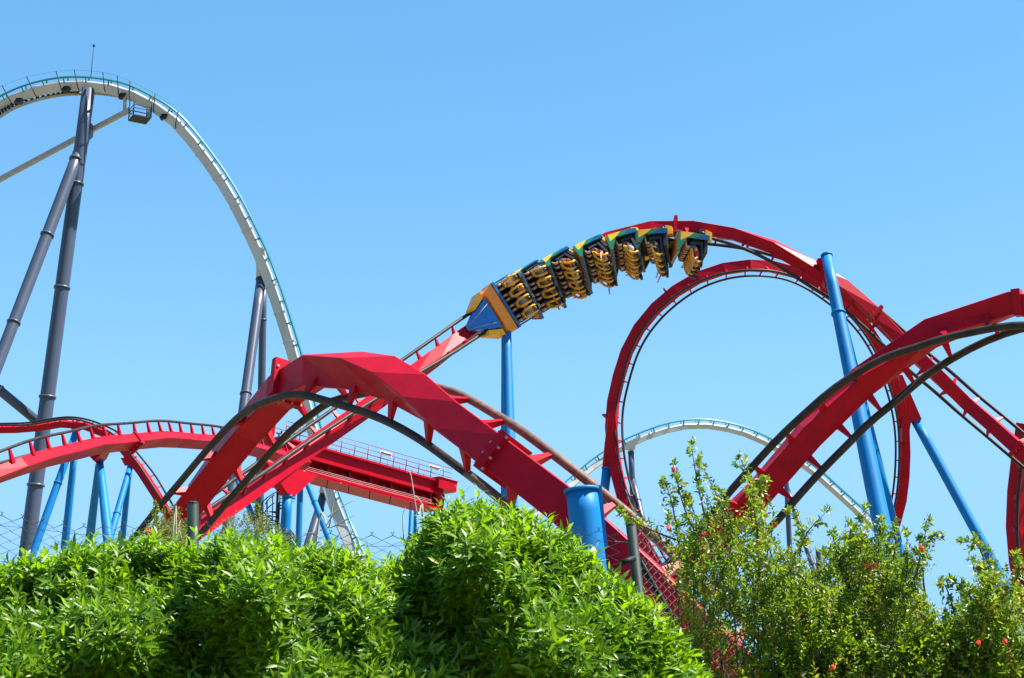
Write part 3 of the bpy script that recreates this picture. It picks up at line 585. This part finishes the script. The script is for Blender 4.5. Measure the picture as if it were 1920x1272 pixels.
for sg in (-1, 1):
    mb = MB(); y = sg*1.18
    mb.prism([(.64, y, .18), (-.02, y, .18), (.30, y, .44), (.64, y, .62)], (0, .08, 0), 0)
    mb.prism([(-.023, y, .18), (-.55, y, .20), (-.05, y, .46), (.297, y, .44)], (0, .08, 0), 1)
    mb.prism([(-.553, y, .20), (-.80, y, .24), (-.80, y, .50), (-.053, y, .46)], (0, .08, 0), 2)
    mb.prism([(.64, y, .624), (.30, y, .444), (.48, y, .80), (.64, y, 1.12)], (0, .08, 0), 1)
    car_parts.append(('side_panel', lm('side_panel', mb, [YELLOW, CARGREEN, CARBLUE]), []))
for k in range(4):
    y = .87 - k*.58; mb = MB()
    mb.hexa([(-.42, y-.24, .58), (.12, y-.24, .62), (.12, y+.24, .62), (-.42, y+.24, .58), (-.40, y-.24, .72), (.14, y-.22, .76), (.14, y+.22, .76), (-.40, y+.24, .72)])
    mb.hexa([(-.50, y-.25, .56), (-.38, y-.25, .58), (-.38, y+.25, .58), (-.50, y+.25, .56), (-.56, y-.22, 1.45), (-.43, y-.22, 1.45), (-.43, y+.22, 1.45), (-.56, y+.22, 1.45)])
    mb.hexa([(-.56, y-.15, 1.44), (-.42, y-.15, 1.44), (-.42, y+.15, 1.44), (-.56, y+.15, 1.44), (-.55, y-.11, 1.78), (-.43, y-.11, 1.78), (-.43, y+.11, 1.78), (-.55, y+.11, 1.78)])
    mb.hexa([(-.36, y-.10, .38), (.0, y-.10, .38), (.0, y+.10, .38), (-.36, y+.10, .38), (-.36, y-.10, .62), (.0, y-.10, .62), (.0, y+.10, .62), (-.36, y+.10, .62)])
    car_parts.append(('seat', lm('seat', mb, BLACK), []))
    r = MB(); pts = [(-.47, y+.13, 1.50), (-.34, y+.165, 1.60), (-.14, y+.17, 1.50), (-.03, y+.16, 1.28), (.0, y+.14, 1.05), (-.02, y+.06, .95), (-.02, y-.06, .95), (.0, y-.14, 1.05), (-.03, y-.16, 1.28), (-.14, y-.17, 1.50), (-.34, y-.165, 1.60), (-.47, y-.13, 1.50)]
    r.tube(pts, .060, 8); r.box((.03, y, 1.0), (.09, .30, .16))
    car_parts.append(('restraint', lm('restraint', r, YELLOW), []))
for sg in (-1, 1):
    mb = MB(); y = sg*.60
    mb.hexa([(-.98, y-.16, -.10), (-.66, y-.16, -.22), (-.66, y+.20, -.22), (-.98, y+.20, -.10), (-1.00, y-.16, .30), (-.62, y-.16, .34), (-.62, y+.20, .34), (-1.00, y+.20, .30)] if sg > 0 else
            [(-.98, y-.20, -.10), (-.66, y-.20, -.22), (-.66, y+.16, -.22), (-.98, y+.16, -.10), (-1.00, y-.20, .30), (-.62, y-.20, .34), (-.62, y+.16, .34), (-1.00, y+.16, .30)])
    whl = []
    for fx, fy, fz, ax in ((-.50, 0, .22, Y), (-.50, 0, -.19, Y), (-.50, sg*.21, 0, Z)):
        c = np.array([fx, y+fy, fz]); whl.append(('wheel', lm('wheel', MB().tube([c-ax*.05, c+ax*.05], .13, 14), BLACK)))
    car_parts.append(('wheel_carrier', lm('wheel_carrier', mb, YELLOW), whl))
car_parts.append(('coupling', lm('coupling', MB().tube([(-.7, 0, .22), (-1.05, 0, .20)], .06, 8), DARK), []))
ns_ = MB()
ns_.hexa([(1.36, -.90, .10), (2.55, -.16, .02), (2.55, .16, .02), (1.36, .90, .10), (1.36, -.82, .94), (2.70, -.09, .26), (2.70, .09, .26), (1.36, .82, .94)])
nose_me = lm('nose_cone', ns_, NOSEBLUE)
cowl_me = lm('front_cowl', MB().hexa([(.81, -1.24, .12), (1.32, -1.12, .15), (1.32, 1.12, .15), (.81, 1.24, .12), (.81, -1.24, 1.16), (1.24, -1.06, 1.02), (1.24, 1.06, 1.02), (.81, 1.24, 1.16)]), ORANGE)
fend = []
for sg in (-1, 1):
    f_ = [(1.38, sg*.95, .05), (2.10, sg*.62, -.02), (2.10, sg*.72, -.02), (1.38, sg*1.20, .05), (1.38, sg*.88, .88), (1.95, sg*.58, .62), (2.0, sg*.80, .60), (1.38, sg*1.20, .84)]
    if sg < 0: f_ = [f_[i] for i in (3, 2, 1, 0, 7, 6, 5, 4)]
    fend.append(lm('nose_fender', MB().hexa(f_), YELLOW))
st_me = lm('nose_stripe', MB().tube([(1.38, .52, .945), (2.65, .05, .275)], .022, 5), BEIGE), lm('nose_stripe', MB().tube([(1.38, -.52, .945), (2.65, -.05, .275)], .022, 5), BEIGE)
ordn = ['first', 'second', 'third', 'fourth', 'fifth', 'sixth', 'last']
carlab = ['front car of the train with a pointed blue and yellow nose', 'second car of the train, right behind the nosed car', 'third car from the nose of the train', 'middle car of the train, fourth from the nose', 'fifth car, the third from the tail of the train', 'sixth car, next to the tail car and hanging under the crest', 'tail car hanging upside down at the right end of the train']
seatlab = ['lowest', 'second lowest', 'second highest', 'highest']
s0 = T2.near(948, 572, False); s6 = T2.near(1285, 445, False)
step = (s6 - s0)/6
print('car step', step)
cols = ['white', 'navy', 'red', 'grey', 'black', 'light blue']
for i in range(7):
    q = s0 + (step + .05)*i - .08
    M_, T_, L_, U_ = T2.fr(q); Fv = -T_; Yv = np.cross(U_, Fv)
    mw = Matrix(((Fv[0], Yv[0], U_[0], M_[0]), (Fv[1], Yv[1], U_[1], M_[1]), (Fv[2], Yv[2], U_[2], M_[2]), (0, 0, 0, 1)))
    root = bpy.data.objects.new('coaster_car', None); C.objects.link(root); root.matrix_world = mw
    tag(root, carlab[i], 'coaster car', 'cars of the roller coaster train')
    for nm, me, subs in car_parts:
        o = child(nm, me, root)
        for snm, sme in subs: child(snm, sme, o)
    if i == 0:
        child('front_cowl', cowl_me, root); nc = child('nose_cone', nose_me, root)
        for m_ in st_me: child('stripe', m_, nc)
        for m_ in fend: child('nose_fender', m_, root)
    ys = [.87 - k*.58 for k in range(4)]
    hd = [proj(np.array(mw @ __import__('mathutils').Vector((-.28, y, 1.62))))[1] for y in ys]; rank = np.argsort(np.argsort(hd))
    for k in range(4):
        ci = int(rng.integers(0, 6))
        person(mw @ Matrix.Translation((0, ys[k], 0)), f"rider in {cols[ci]} shirt, {['highest', 'second highest', 'second lowest', 'lowest'][rank[k]]} seat of the {ordn[i]} car counted from the nose", ci, int(rng.integers(0, 2)), int(rng.choice([0, 0, 1, 1, 2])), rng.uniform() < .3)

# ------------------------------------------------------------------ chain link fence
def fence_top(px): return np.interp(px, [-200, 0, 60, 150, 362, 700, 1130, 1190], [955, 968, 973, 985, 983, 1007, 996, 1000])
FD = 9.0
fc = Thing('chain_link_fence', 'sagging chain link fence with dark green posts between hedge and coaster', 'fence', [P(600, 1000, FD)[0], P(600, 1000, FD)[1], 0])
def netting(xy0, xy1, topz, pitch=0.066):
    """diamond netting along a ground line; topz(s) gives the height"""
    xy0, xy1 = np.array(xy0), np.array(xy1); ln = np.linalg.norm(xy1-xy0); dx = (xy1-xy0)/ln; nr = np.array([-dx[1], dx[0]])
    mb = MB(); nw = int(ln/pitch); zmin = 1.15; ph = pitch*0.95
    for i in range(nw):
        s_ = i*pitch; zt = topz(s_/ln); nz = int((zt-zmin)/(ph/2)); pts = []
        for j in range(nz+1):
            sgn = 1 if (i+j) % 2 else -1
            ss = s_ + sgn*pitch*0.5; z = zt - j*ph/2; wob = 0.006*math.sin(ss*9+z*7)
            xy = xy0 + dx*ss + nr*(wob + 0.002*sgn); pts.append((xy[0], xy[1], z + 0.01*math.sin(ss*5)))
        pts = np.array(pts); kn = pts[0].copy(); kn[2] += 0.022; pts = np.vstack([kn + [0.008*(-1)**i, 0, 0], pts])
        mb.tube(pts, 0.0034, 3, caps=False)
    return mb
yF = P(600, 1000, FD)[1]
pl, pr = PY(-140, 960, yF), PY(1188, 1000, yF)
def topz(t):
    x = pl[0] + (pr[0]-pl[0])*t; px = CX + F_PX*x/FD; return PY(px, fence_top(px), yF)[2]
fc.part('wire_netting', netting(pl[:2], pr[:2], topz), WIRE)
xe = np.array([pr[0]+1.7, pr[1]+2.2]); ztc = topz(1.0)
fc.part('wire_netting', netting(pr[:2], xe, lambda t: ztc + 0.03*math.sin(t*9), 0.060), BEIGE)
ww = np.array([PY(px, fence_top(px)+18, yF+0.01) for px in range(-140, 1190, 40)])
fc.part('tension_wire', MB().tube(ww, 0.0014, 5), WIRE)
def post(px, pt, px2, py2, y, r, lab=None):
    a = PY(px, pt, y); b = PY(px2, py2, y); f = a + (b-a)*(a[2]/(a[2]-b[2]))
    o = fc.part('post', MB().tube([f, a], r, 18), GREENPOST, label=lab)
    fc.part('post_cap', MB().ball(a, r*1.06, r*1.06, r*0.45, 14, 6), GREENPOST, o)
post(362, 944, 362, 1040, yF-0.05, 0.036)
post(1183, 985, 1198, 1115, yF-0.03, 0.033, 'leaning corner post')
post(-125, 940, -128, 1040, yF-0.05, 0.036)
a, b = PY(1199, 1052, yF+0.05), PY(1275, 1186, yF+0.55); f = a + (b-a)*(a[2]/(a[2]-b[2]))
fc.part('brace', MB().tube([a, f], 0.019, 12), GREENPOST)
fc.part('brace', MB().tube([PY(1165, 1056, yF-0.10), PY(1190, 1047, yF-0.05)], 0.019, 12), GREENPOST)
po = xe - (xe-pr[:2])*0.03; fc.part('post', MB().tube([[po[0], po[1], 0], [po[0], po[1], ztc+0.1]], 0.033, 14), GREENPOST)

# ------------------------------------------------------------------ foliage
def leaf_mesh(name, base, d, n, L, Wd, droop, var, m, off, fold=0.25):
    N = len(base); d = unit(d); b = unit(np.cross(d, n)); n = np.cross(b, d)
    L = L[:, None]; Wd = Wd[:, None]; dr = droop[:, None]
    def mid(t): return base + d*L*t - n*dr*L*t*t
    def sd(t, w, s_): return mid(t) + s_*b*Wd*w + n*Wd*w*fold
    V = np.stack([mid(0), sd(.30, .85, 1), mid(.30), sd(.30, .85, -1), sd(.62, .9, 1), mid(.62), sd(.62, .9, -1), mid(1.0)], 1) - off
    faces = [(0, 1, 2), (0, 2, 3), (1, 4, 5, 2), (2, 5, 6, 3), (4, 7, 5), (5, 7, 6)]
    idx = np.concatenate([np.array(f) for f in faces]); tot = np.array([len(f) for f in faces])
    me = bpy.data.meshes.new(name)
    me.vertices.add(N*8); me.vertices.foreach_set('co', V.reshape(-1).astype(np.float32))
    li = (np.arange(N)[:, None]*8 + idx[None]).reshape(-1)
    me.loops.add(len(li)); me.loops.foreach_set('vertex_index', li.astype(np.int32))
    lt = np.tile(tot, N); ls = np.concatenate([[0], np.cumsum(lt)[:-1]])
    me.polygons.add(len(lt)); me.polygons.foreach_set('loop_start', ls.astype(np.int32)); me.polygons.foreach_set('loop_total', lt.astype(np.int32))
    me.polygons.foreach_set('use_smooth', np.ones(len(lt), bool))
    at = me.attributes.new('var', 'FLOAT', 'FACE'); at.data.foreach_set('value', np.repeat(var, 6).astype(np.float32))
    me.materials.append(m); me.update(calc_edges=True); me.validate()
    return me
def add_leaves(th, arrs, m, name='foliage', fold=0.25):
    base, d, n, L, Wd, dr, var = [np.concatenate(a) for a in zip(*arrs)]
    o = bpy.data.objects.new(name, leaf_mesh(name, base, d, n, L, Wd, dr, np.clip(var, 0, 1), m, th.loc, fold)); C.objects.link(o); o.parent = th.root
    return o, len(base)
def rnd(n): return rng.normal(size=(n, 3))
def shoots(base, dirs, lens, nl, leafL, wr=0.13, tipvar=0.35):
    """whorled shoots: spiral leaves along each shoot, small upright bright ones at the tip"""
    N = len(base); dirs = unit(dirs); out = []
    ref = unit(np.cross(dirs, rnd(N))); ref2 = np.cross(dirs, ref); ph0 = rng.uniform(0, 6.28, N); bv = rng.uniform(0.05, 0.5, N)
    for k in range(nl):
        t = (k+0.5)/nl; ang = ph0 + k*2.4 + rng.normal(0, .25, N)
        rad = ref*np.cos(ang)[:, None] + ref2*np.sin(ang)[:, None]
        el = np.radians(78 - 48*t**1.5) + rng.normal(0, .15, N)
        d = dirs*np.cos(el)[:, None] + rad*np.sin(el)[:, None]
        nn = dirs*np.sin(el)[:, None] - rad*np.cos(el)[:, None] + rnd(N)*.22
        s_ = (1 - 0.45*max(0, (t-.7)/.3)**2) * rng.uniform(.75, 1.15, N)
        L = leafL*s_
        out.append((base + dirs*(lens*t)[:, None], d, nn, L, L*wr*rng.uniform(.85, 1.15, N), rng.uniform(.10, .45, N), bv + tipvar*t**3 + rng.normal(0, .10, N)))
    return out
def hz(px, py, d): return P(px, py, d)[2]

def hedge(label, prof, d0, npx, seed_n, gap, stems, group):
    pts = np.array(prof, float); x0, x1 = pts[0, 0], pts[-1, 0]
    base0 = P((x0+x1)/2, 1100, d0+0.5); th = Thing('hedge_shrub', label, 'shrub', [base0[0], base0[1], 0], group)
    arrs = []
    def surf(px):  # top height at this column
        return np.interp(px, pts[:, 0], pts[:, 1])
    ph = rng.uniform(0, 6.28, 8)
    def bulge(x, z): return 0.13*np.sin(5.2*x+ph[0]+1.3*np.sin(3*z)) + 0.10*np.sin(9.5*x+7*z+ph[1]) + 0.08*np.sin(13*z-4*x+ph[2])
    # front face, top and back shoots
    for kind, n in (('front', seed_n), ('top', int(seed_n*0.42)), ('inside', int(seed_n*0.45)), ('low', int(seed_n*0.25))):
        px = rng.uniform(x0, x1, n); tp = surf(px)
        ztop = np.array([hz(a, b, d0+0.45) for a, b in zip(px, tp)]) - 0.13 + rng.normal(0, .025, n)
        x = (px-CX)/F_PX*(d0+0.25)
        if kind == 'low': z = rng.uniform(.25, 1.35, n)
        else: z = np.where(kind == 'top', ztop - rng.exponential(.04, n), 1.30 + (ztop-1.30)*rng.uniform(0, 1, n)**0.9)
        hgt = np.clip((ztop - z)/0.45, 0, 1)
        yf = d0 + bulge(x, z) + 0.42*(1-hgt)**2
        if kind == 'front': y = yf + rng.exponential(.07, n)
        elif kind == 'top': y = yf + rng.uniform(-.02, .65, n)
        elif kind == 'low': y = d0 + 0.15 + rng.uniform(0, .6, n)
        else: y = yf + rng.uniform(.2, .8, n)
        # convert: y is distance along the ground from the camera
        base = np.stack([x*(y/(d0+0.25)), y, z], 1)
        pr = np.array([proj(b)[:2] for b in base]); keep = np.ones(n, bool)
        for gx, gy, rx, ry, p in gap:
            inn = ((pr[:, 0]-gx)/rx)**2 + ((pr[:, 1]-gy)/ry)**2 < 1
            keep &= ~(inn & (rng.uniform(size=n) < p))
        base, hgt, nk = base[keep], hgt[keep], int(keep.sum())
        dirs = np.stack([rng.normal(0, .38, nk), -(.25 + .55*hgt) + rng.normal(0, .30, nk), .95 - .35*hgt + rng.normal(0, .25, nk)], 1)
        if kind == 'top': dirs[:, 1] *= .4
        lens = rng.uniform(.10, .21, nk)
        if kind == 'top': lens *= rng.uniform(.8, 1.35, nk)
        base = base - unit(dirs)*(lens*.6)[:, None]
        arrs += shoots(base, dirs, lens, 16, 0.079, 0.124)
    o, nlv = add_leaves(th, arrs, LEAF_H); print(label, 'leaves', nlv)
    for st_ in stems:
        p = np.array([P(a, b, c) for a, b, c in st_]); f = p[0].copy(); f[2] = 0; f[0] += rng.normal(0, .08)
        q = np.vstack([f, p]); tq = np.linspace(0, len(q)-1, 14); th.part('stem', MB().tube(spline(np.arange(len(q), dtype=float), q, tq), np.linspace(.022, .006, 14), 7), BARK)
    return th
hedge('broad bright green hedge with long pointed leaves filling the lower left', [(-110, 1060), (0, 1050), (60, 1026), (120, 1010), (200, 988), (280, 976), (330, 994), (390, 1000), (430, 984), (470, 978), (510, 980), (560, 1000), (610, 996), (650, 1006), (690, 1034), (725, 1070)], 6.05, 0, 1650,
      [(600, 1160, 42, 55, .85), (540, 1205, 18, 60, .7), (455, 1200, 60, 50, .3)],
      [[(440, 1240, 6.6), (452, 1160, 6.6), (445, 1080, 6.7)], [(475, 1210, 6.5), (455, 1150, 6.6), (470, 1060, 6.6)], [(495, 1260, 6.4), (470, 1195, 6.5), (455, 1120, 6.6)], [(180, 1230, 6.6), (170, 1120, 6.6), (190, 1040, 6.7)], [(60, 1230, 6.6), (70, 1130, 6.6)], [(300, 1240, 6.6), (320, 1120, 6.6), (300, 1030, 6.7)], [(640, 1230, 6.6), (630, 1120, 6.6), (640, 1050, 6.7)]], 'bright green hedge shrubs')
hedge('rounded bright green hedge mound in the middle, taller than its neighbour', [(620, 1075), (660, 1046), (700, 1034), (740, 1022), (775, 990), (805, 950), (835, 922), (865, 912), (905, 912), (950, 930), (990, 948), (1030, 960), (1065, 988), (1100, 1014), (1140, 1050), (1190, 1096), (1235, 1138), (1270, 1184), (1300, 1238), (1325, 1295)], 6.0, 0, 1550,
      [(905, 1120, 30, 30, .3)],
      [[(730, 1240, 6.6), (740, 1140, 6.6), (745, 1060, 6.6)], [(880, 1240, 6.6), (890, 1110, 6.5), (880, 980, 6.6)], [(900, 1180, 6.4), (893, 1110, 6.4), (905, 1050, 6.4)], [(1000, 1240, 6.6), (1010, 1100, 6.6), (1000, 990, 6.7)], [(1150, 1250, 6.6), (1140, 1130, 6.6)]], 'bright green hedge shrubs')

def twig_leaves(base, tip, n_pairs, leafL, wr=0.21, bend=0.0, bv=0.35, tipred=0.35):
    """one slender twig per row: curved axis, paired small leaves"""
    N = len(base); ax = tip - base; ln = np.linalg.norm(ax, axis=1); sag = rng.normal(0, .12, (N, 3))*ln[:, None]
    out = []; bvv = np.clip(rng.normal(bv, .25, N), 0, .85); rref = unit(np.cross(ax, rnd(N)))
    for k in range(n_pairs):
        t = (k+1)/n_pairs; c = base + ax*t + sag*(4*t*(1-t))
        tn = unit(ax + sag*4*(1-2*t)); ph = (k % 2)*1.57 + rng.normal(0, .4, N)
        r1 = unit(rref - tn*np.sum(rref*tn, 1, keepdims=True)); r2 = np.cross(tn, r1)
        rad = r1*np.cos(ph)[:, None] + r2*np.sin(ph)[:, None]
        for sg in (-1, 1):
            el = rng.uniform(.6, 1.15, N); d = tn*np.cos(el)[:, None] + sg*rad*np.sin(el)[:, None]
            nn = tn*np.sin(el)[:, None] - sg*rad*np.cos(el)[:, None] + rnd(N)*.4
            L = leafL*rng.uniform(.65, 1.15, N)*(1 - .45*t**4)
            out.append((c, d, nn, L, L*wr, rng.uniform(0, .3, N), bvv + tipred*t**5*rng.uniform(0, 1, N) + rng.normal(0, .10, N)))
    return out, sag
def small_shrub(label, prof, d0, thick, n, tall, flowers, group, leafL=0.034, m=None, name='small_leaved_shrub', low=True, dens=1.0, npair=13, tl=(.13, .30), zlow=1.25):
    pts = np.array(prof, float); x0, x1 = pts[0, 0], pts[-1, 0]
    c0 = P((x0+x1)/2, 1100, d0+thick/2); th = Thing(name, label, 'shrub', [c0[0], c0[1], 0], group); arrs = []
    px = rng.uniform(x0, x1, n); tp = np.interp(px, pts[:, 0], pts[:, 1]); d = d0 + rng.uniform(0, thick, n)
    zt = np.array([hz(a, b, q) for a, b, q in zip(px, tp, d)])
    z = zlow + (zt - zlow)*rng.uniform(0, 1, n)**.85; x = (px-CX)/F_PX*d; y = np.array([P(a, 1150, q)[1] for a, q in zip(px, d)])
    # clumps: keep seeds where a lumpy field is high, more strictly towards the top
    ph = rng.uniform(0, 6.28, 4); fld = np.sin(9*x+ph[0]+2*y) + np.sin(7*z+5*x+ph[1]) + .7*np.sin(17*x-9*z+ph[2])
    h_ = (z - zlow)/(zt - zlow + 1e-6); keep = fld + rng.normal(0, .8, n) > (-2.3 + 2.7*h_ if leafL < .05 else -2.6 + 1.5*h_)
    base = np.stack([x, y, z], 1)[keep]; k = len(base)
    dirs = np.stack([rng.normal(0, .55, k), rng.normal(-.15, .45, k), rng.normal(.8, .35, k)], 1)
    lens = rng.uniform(tl[0], tl[1], k); base -= unit(dirs)*lens[:, None]*.7; tip = base + unit(dirs)*lens[:, None]
    a_, sag = twig_leaves(base, tip, npair, leafL); arrs += a_
    tw_ = MB()
    for i in range(0, k, 4):
        pp = [base[i]+(tip[i]-base[i])*t + sag[i]*4*t*(1-t) for t in (0, .33, .66, 1)]; tw_.tube(pp, [.004, .003, .0022, .0012], 4, caps=False)
    # tall leading stems that stand out above the mass
    for (tx, ty, bx, by, dd) in tall:
        b_, t_ = P(bx, by, dd+.25), P(tx, ty, dd+.1); nn_ = max(3, int(np.linalg.norm(t_-b_)/.045)); side = rng.normal(0, .04, 3)
        cc = [b_ + (t_-b_)*t + side*4*t*(1-t) for t in np.linspace(0, 1, nn_)]; tw_.tube(np.array(cc), np.linspace(.006, .0015, nn_), 5, caps=False)
        f = np.array([b_[0]+rng.normal(0, .1), b_[1]+rng.normal(0, .1), 0]); th.part('stem', MB().tube(spline(np.arange(3.), np.array([f, (f+b_)/2+rng.normal(0, .05, 3), b_]), np.linspace(0, 2, 10)), np.linspace(.006, .004, 10), 6), BARK)
        bs = np.array(cc[1:]); m_ = len(bs); fr_ = np.linspace(.2, 1, m_)
        for rep in range(2):
            dr_ = unit((t_-b_)[None] + rnd(m_)*.55*np.linalg.norm(t_-b_)) ; ll = rng.uniform(.05, .13, m_)*(1.15-fr_*.75)
            a_, _ = twig_leaves(bs, bs+dr_*ll[:, None], 6, leafL, bv=.3); arrs += a_
        a_, _ = twig_leaves(b_[None], t_[None] , 16, leafL, bv=.4); 
        for q in a_: arrs.append(q)
    th.part('twigs', tw_, BARK)
    o, nlv = add_leaves(th, arrs, m or LEAF_P); print(label, 'leaves', nlv)
    for (fx, fy, fd) in flowers:
        c = P(fx, fy, fd); mb = MB(); ax_ = unit(np.array([rng.normal(0, .5), -.5, rng.normal(.2, .5)])); r1 = unit(np.cross(ax_, [.3, .2, .9])); r2 = np.cross(ax_, r1)
        mb.tube([c - ax_*.022, c - ax_*.006, c + ax_*.006], [.004, .008, .0095], 8)
        for q in range(7):
            an = q*2*math.pi/7 + rng.normal(0, .15); rr = r1*math.cos(an) + r2*math.sin(an); tt_ = np.cross(ax_, rr); w_ = rng.uniform(.004, .007); g = rng.uniform(.008, .013)
            mb.add([c+ax_*.004, c+ax_*.012+rr*g*.6+tt_*w_, c+ax_*.006+rr*g*1.2+tt_*w_*.5, c+ax_*.004+rr*g*1.2-tt_*w_*.5, c+ax_*.014+rr*g*.6-tt_*w_], [(0, 1, 2, 3, 4)], True)
        th.part('flower', mb, FLOWER)
    return th
gp = 'small leaved flowering shrubs on the right'
small_shrub('airy small leaved shrub with orange flowers and tall tips before the right red arch', [(1235, 1270), (1262, 1130), (1290, 1015), (1320, 975), (1365, 945), (1400, 940), (1440, 955), (1472, 1000), (1500, 1050), (1535, 1095), (1580, 1105), (1640, 1120)], 6.9, .7, 2500,
    [(1297, 836, 1330, 1000, 7.1), (1268, 876, 1310, 1010, 7.0), (1318, 880, 1350, 1010, 7.2), (1388, 862, 1420, 990, 7.1), (1345, 925, 1370, 1020, 7.0), (1430, 905, 1440, 1000, 7.2), (1405, 925, 1420, 1010, 7.0), (1245, 905, 1275, 1040, 7.1), (1255, 975, 1300, 1060, 6.9), (1172, 958, 1290, 1020, 7.0), (1480, 960, 1490, 1040, 7.2), (1545, 965, 1500, 1060, 7.1), (1285, 930, 1310, 1030, 7.1)],
    [(1263, 881, 6.95), (1253, 990, 6.9), (1453, 984, 6.9), (1560, 1252, 6.8)], gp)
small_shrub('yellowish small leaved shrub with scattered flowers in front of the tallest blue pole', [(1470, 1140), (1520, 1090), (1555, 1042), (1600, 1000), (1640, 985), (1680, 1005), (1705, 1040), (1728, 1110), (1750, 1165), (1800, 1190), (1840, 1195)], 7.0, .7, 2500,
    [(1625, 958, 1630, 1050, 7.2), (1598, 985, 1610, 1060, 7.1), (1740, 982, 1715, 1100, 7.1), (1760, 1010, 1735, 1120, 7.2), (1560, 1000, 1580, 1080, 7.1), (1680, 985, 1670, 1070, 7.2), (1655, 975, 1650, 1060, 7.0), (1720, 1035, 1700, 1110, 7.0), (1700, 1010, 1690, 1090, 7.1)],
    [(1625, 1061, 6.95), (1727, 1028, 7.0), (1640, 1062, 6.95)], gp)
small_shrub('small leaved shrub cut by the right edge of the picture', [(1720, 1205), (1765, 1185), (1805, 1140), (1840, 1085), (1870, 1060), (1900, 1060), (1950, 1045), (2020, 1050)], 6.9, .7, 2300,
    [(1808, 1018, 1850, 1120, 7.1), (1765, 1100, 1800, 1190, 7.0), (1830, 1060, 1850, 1130, 7.0), (1860, 1035, 1870, 1100, 7.1), (1905, 1040, 1900, 1110, 7.0), (1790, 1090, 1815, 1170, 7.1)],
    [(1835, 1206, 6.8), (1885, 1203, 6.8)], gp)
# olive shrubs standing between the fence and the coaster
gb = 'olive shrubs behind the fence'
small_shrub('olive shrub at the foot of the dropping thin red track', [(255, 1010), (275, 975), (300, 950), (330, 955), (350, 985), (365, 1020)], 22, 1.5, 1100, [(292, 944, 296, 985, 22.5)], [], gb, 0.06, LEAF_B, 'olive_shrub', npair=9, tl=(.25, .6), zlow=1.0)
small_shrub('yellowish olive shrub under the near red arch', [(395, 1020), (415, 980), (440, 958), (470, 950), (505, 965), (525, 990), (560, 1015)], 26, 1.8, 1800, [(478, 944, 478, 980, 26.5)], [], gb, 0.065, LEAF_B, 'olive_shrub', npair=9, tl=(.25, .6), zlow=1.0)
small_shrub('dark shrub seen through the gap in the left hedge', [(530, 1180), (570, 1140), (620, 1120), (670, 1150), (720, 1190)], 12, 1.5, 700, [(600, 1125, 610, 1160, 12.3)], [], gb, 0.06, LEAF_B, 'olive_shrub', npair=9, tl=(.2, .4), zlow=0.6)
# dry dead branches sticking up out of the hedge
def dead(label, lines, grp='dead branches above the hedge'):
    p0 = P(*lines[0][0]); th = Thing('dead_branch', label, 'branch', [p0[0], p0[1], 0], grp); mb = MB()
    for i, ln in enumerate(lines):
        q = np.array([P(*p) for p in ln]);
        if i == 0: q = np.vstack([[q[0][0], q[0][1], 0.0], q])
        n = len(q)*4; mb.tube(spline(np.arange(len(q), dtype=float), q, np.linspace(0, len(q)-1, n)), np.linspace(.0065 if i == 0 else .003, .0012, n), 5)
    th.part('wood', mb, TWIG)
dead('thin pale dead branches in front of the white drop and grey leg', [[(590, 1060, 6.8), (612, 985, 6.8), (622, 958, 6.8), (630, 920, 6.8), (640, 905, 6.8)], [(600, 995, 6.8), (640, 985, 6.8), (662, 992, 6.8)], [(612, 985, 6.8), (632, 960, 6.8), (655, 955, 6.8)], [(600, 1010, 6.8), (585, 1000, 6.8), (560, 1003, 6.8)], [(620, 990, 6.8), (648, 975, 6.8), (668, 965, 6.8)], [(575, 1050, 6.8), (586, 1010, 6.8), (589, 995, 6.8)], [(615, 970, 6.8), (650, 945, 6.8), (668, 938, 6.8)]])
dead('tall bent dead twig in front of the right end of the brake run', [[(793, 1040, 6.8), (785, 965, 6.8), (772, 900, 6.8), (762, 888, 6.8)], [(778, 930, 6.8), (790, 945, 6.8), (789, 975, 6.8)], [(757, 1010, 6.8), (755, 970, 6.8), (760, 952, 6.8)]])
dead('two short dead sticks beside the left fence post', [[(322, 1030, 6.6), (330, 990, 6.6), (338, 976, 6.6)], [(340, 1010, 6.6), (336, 995, 6.6), (330, 990, 6.6)], [(318, 1020, 6.6), (345, 1008, 6.6), (352, 1003, 6.6)]])
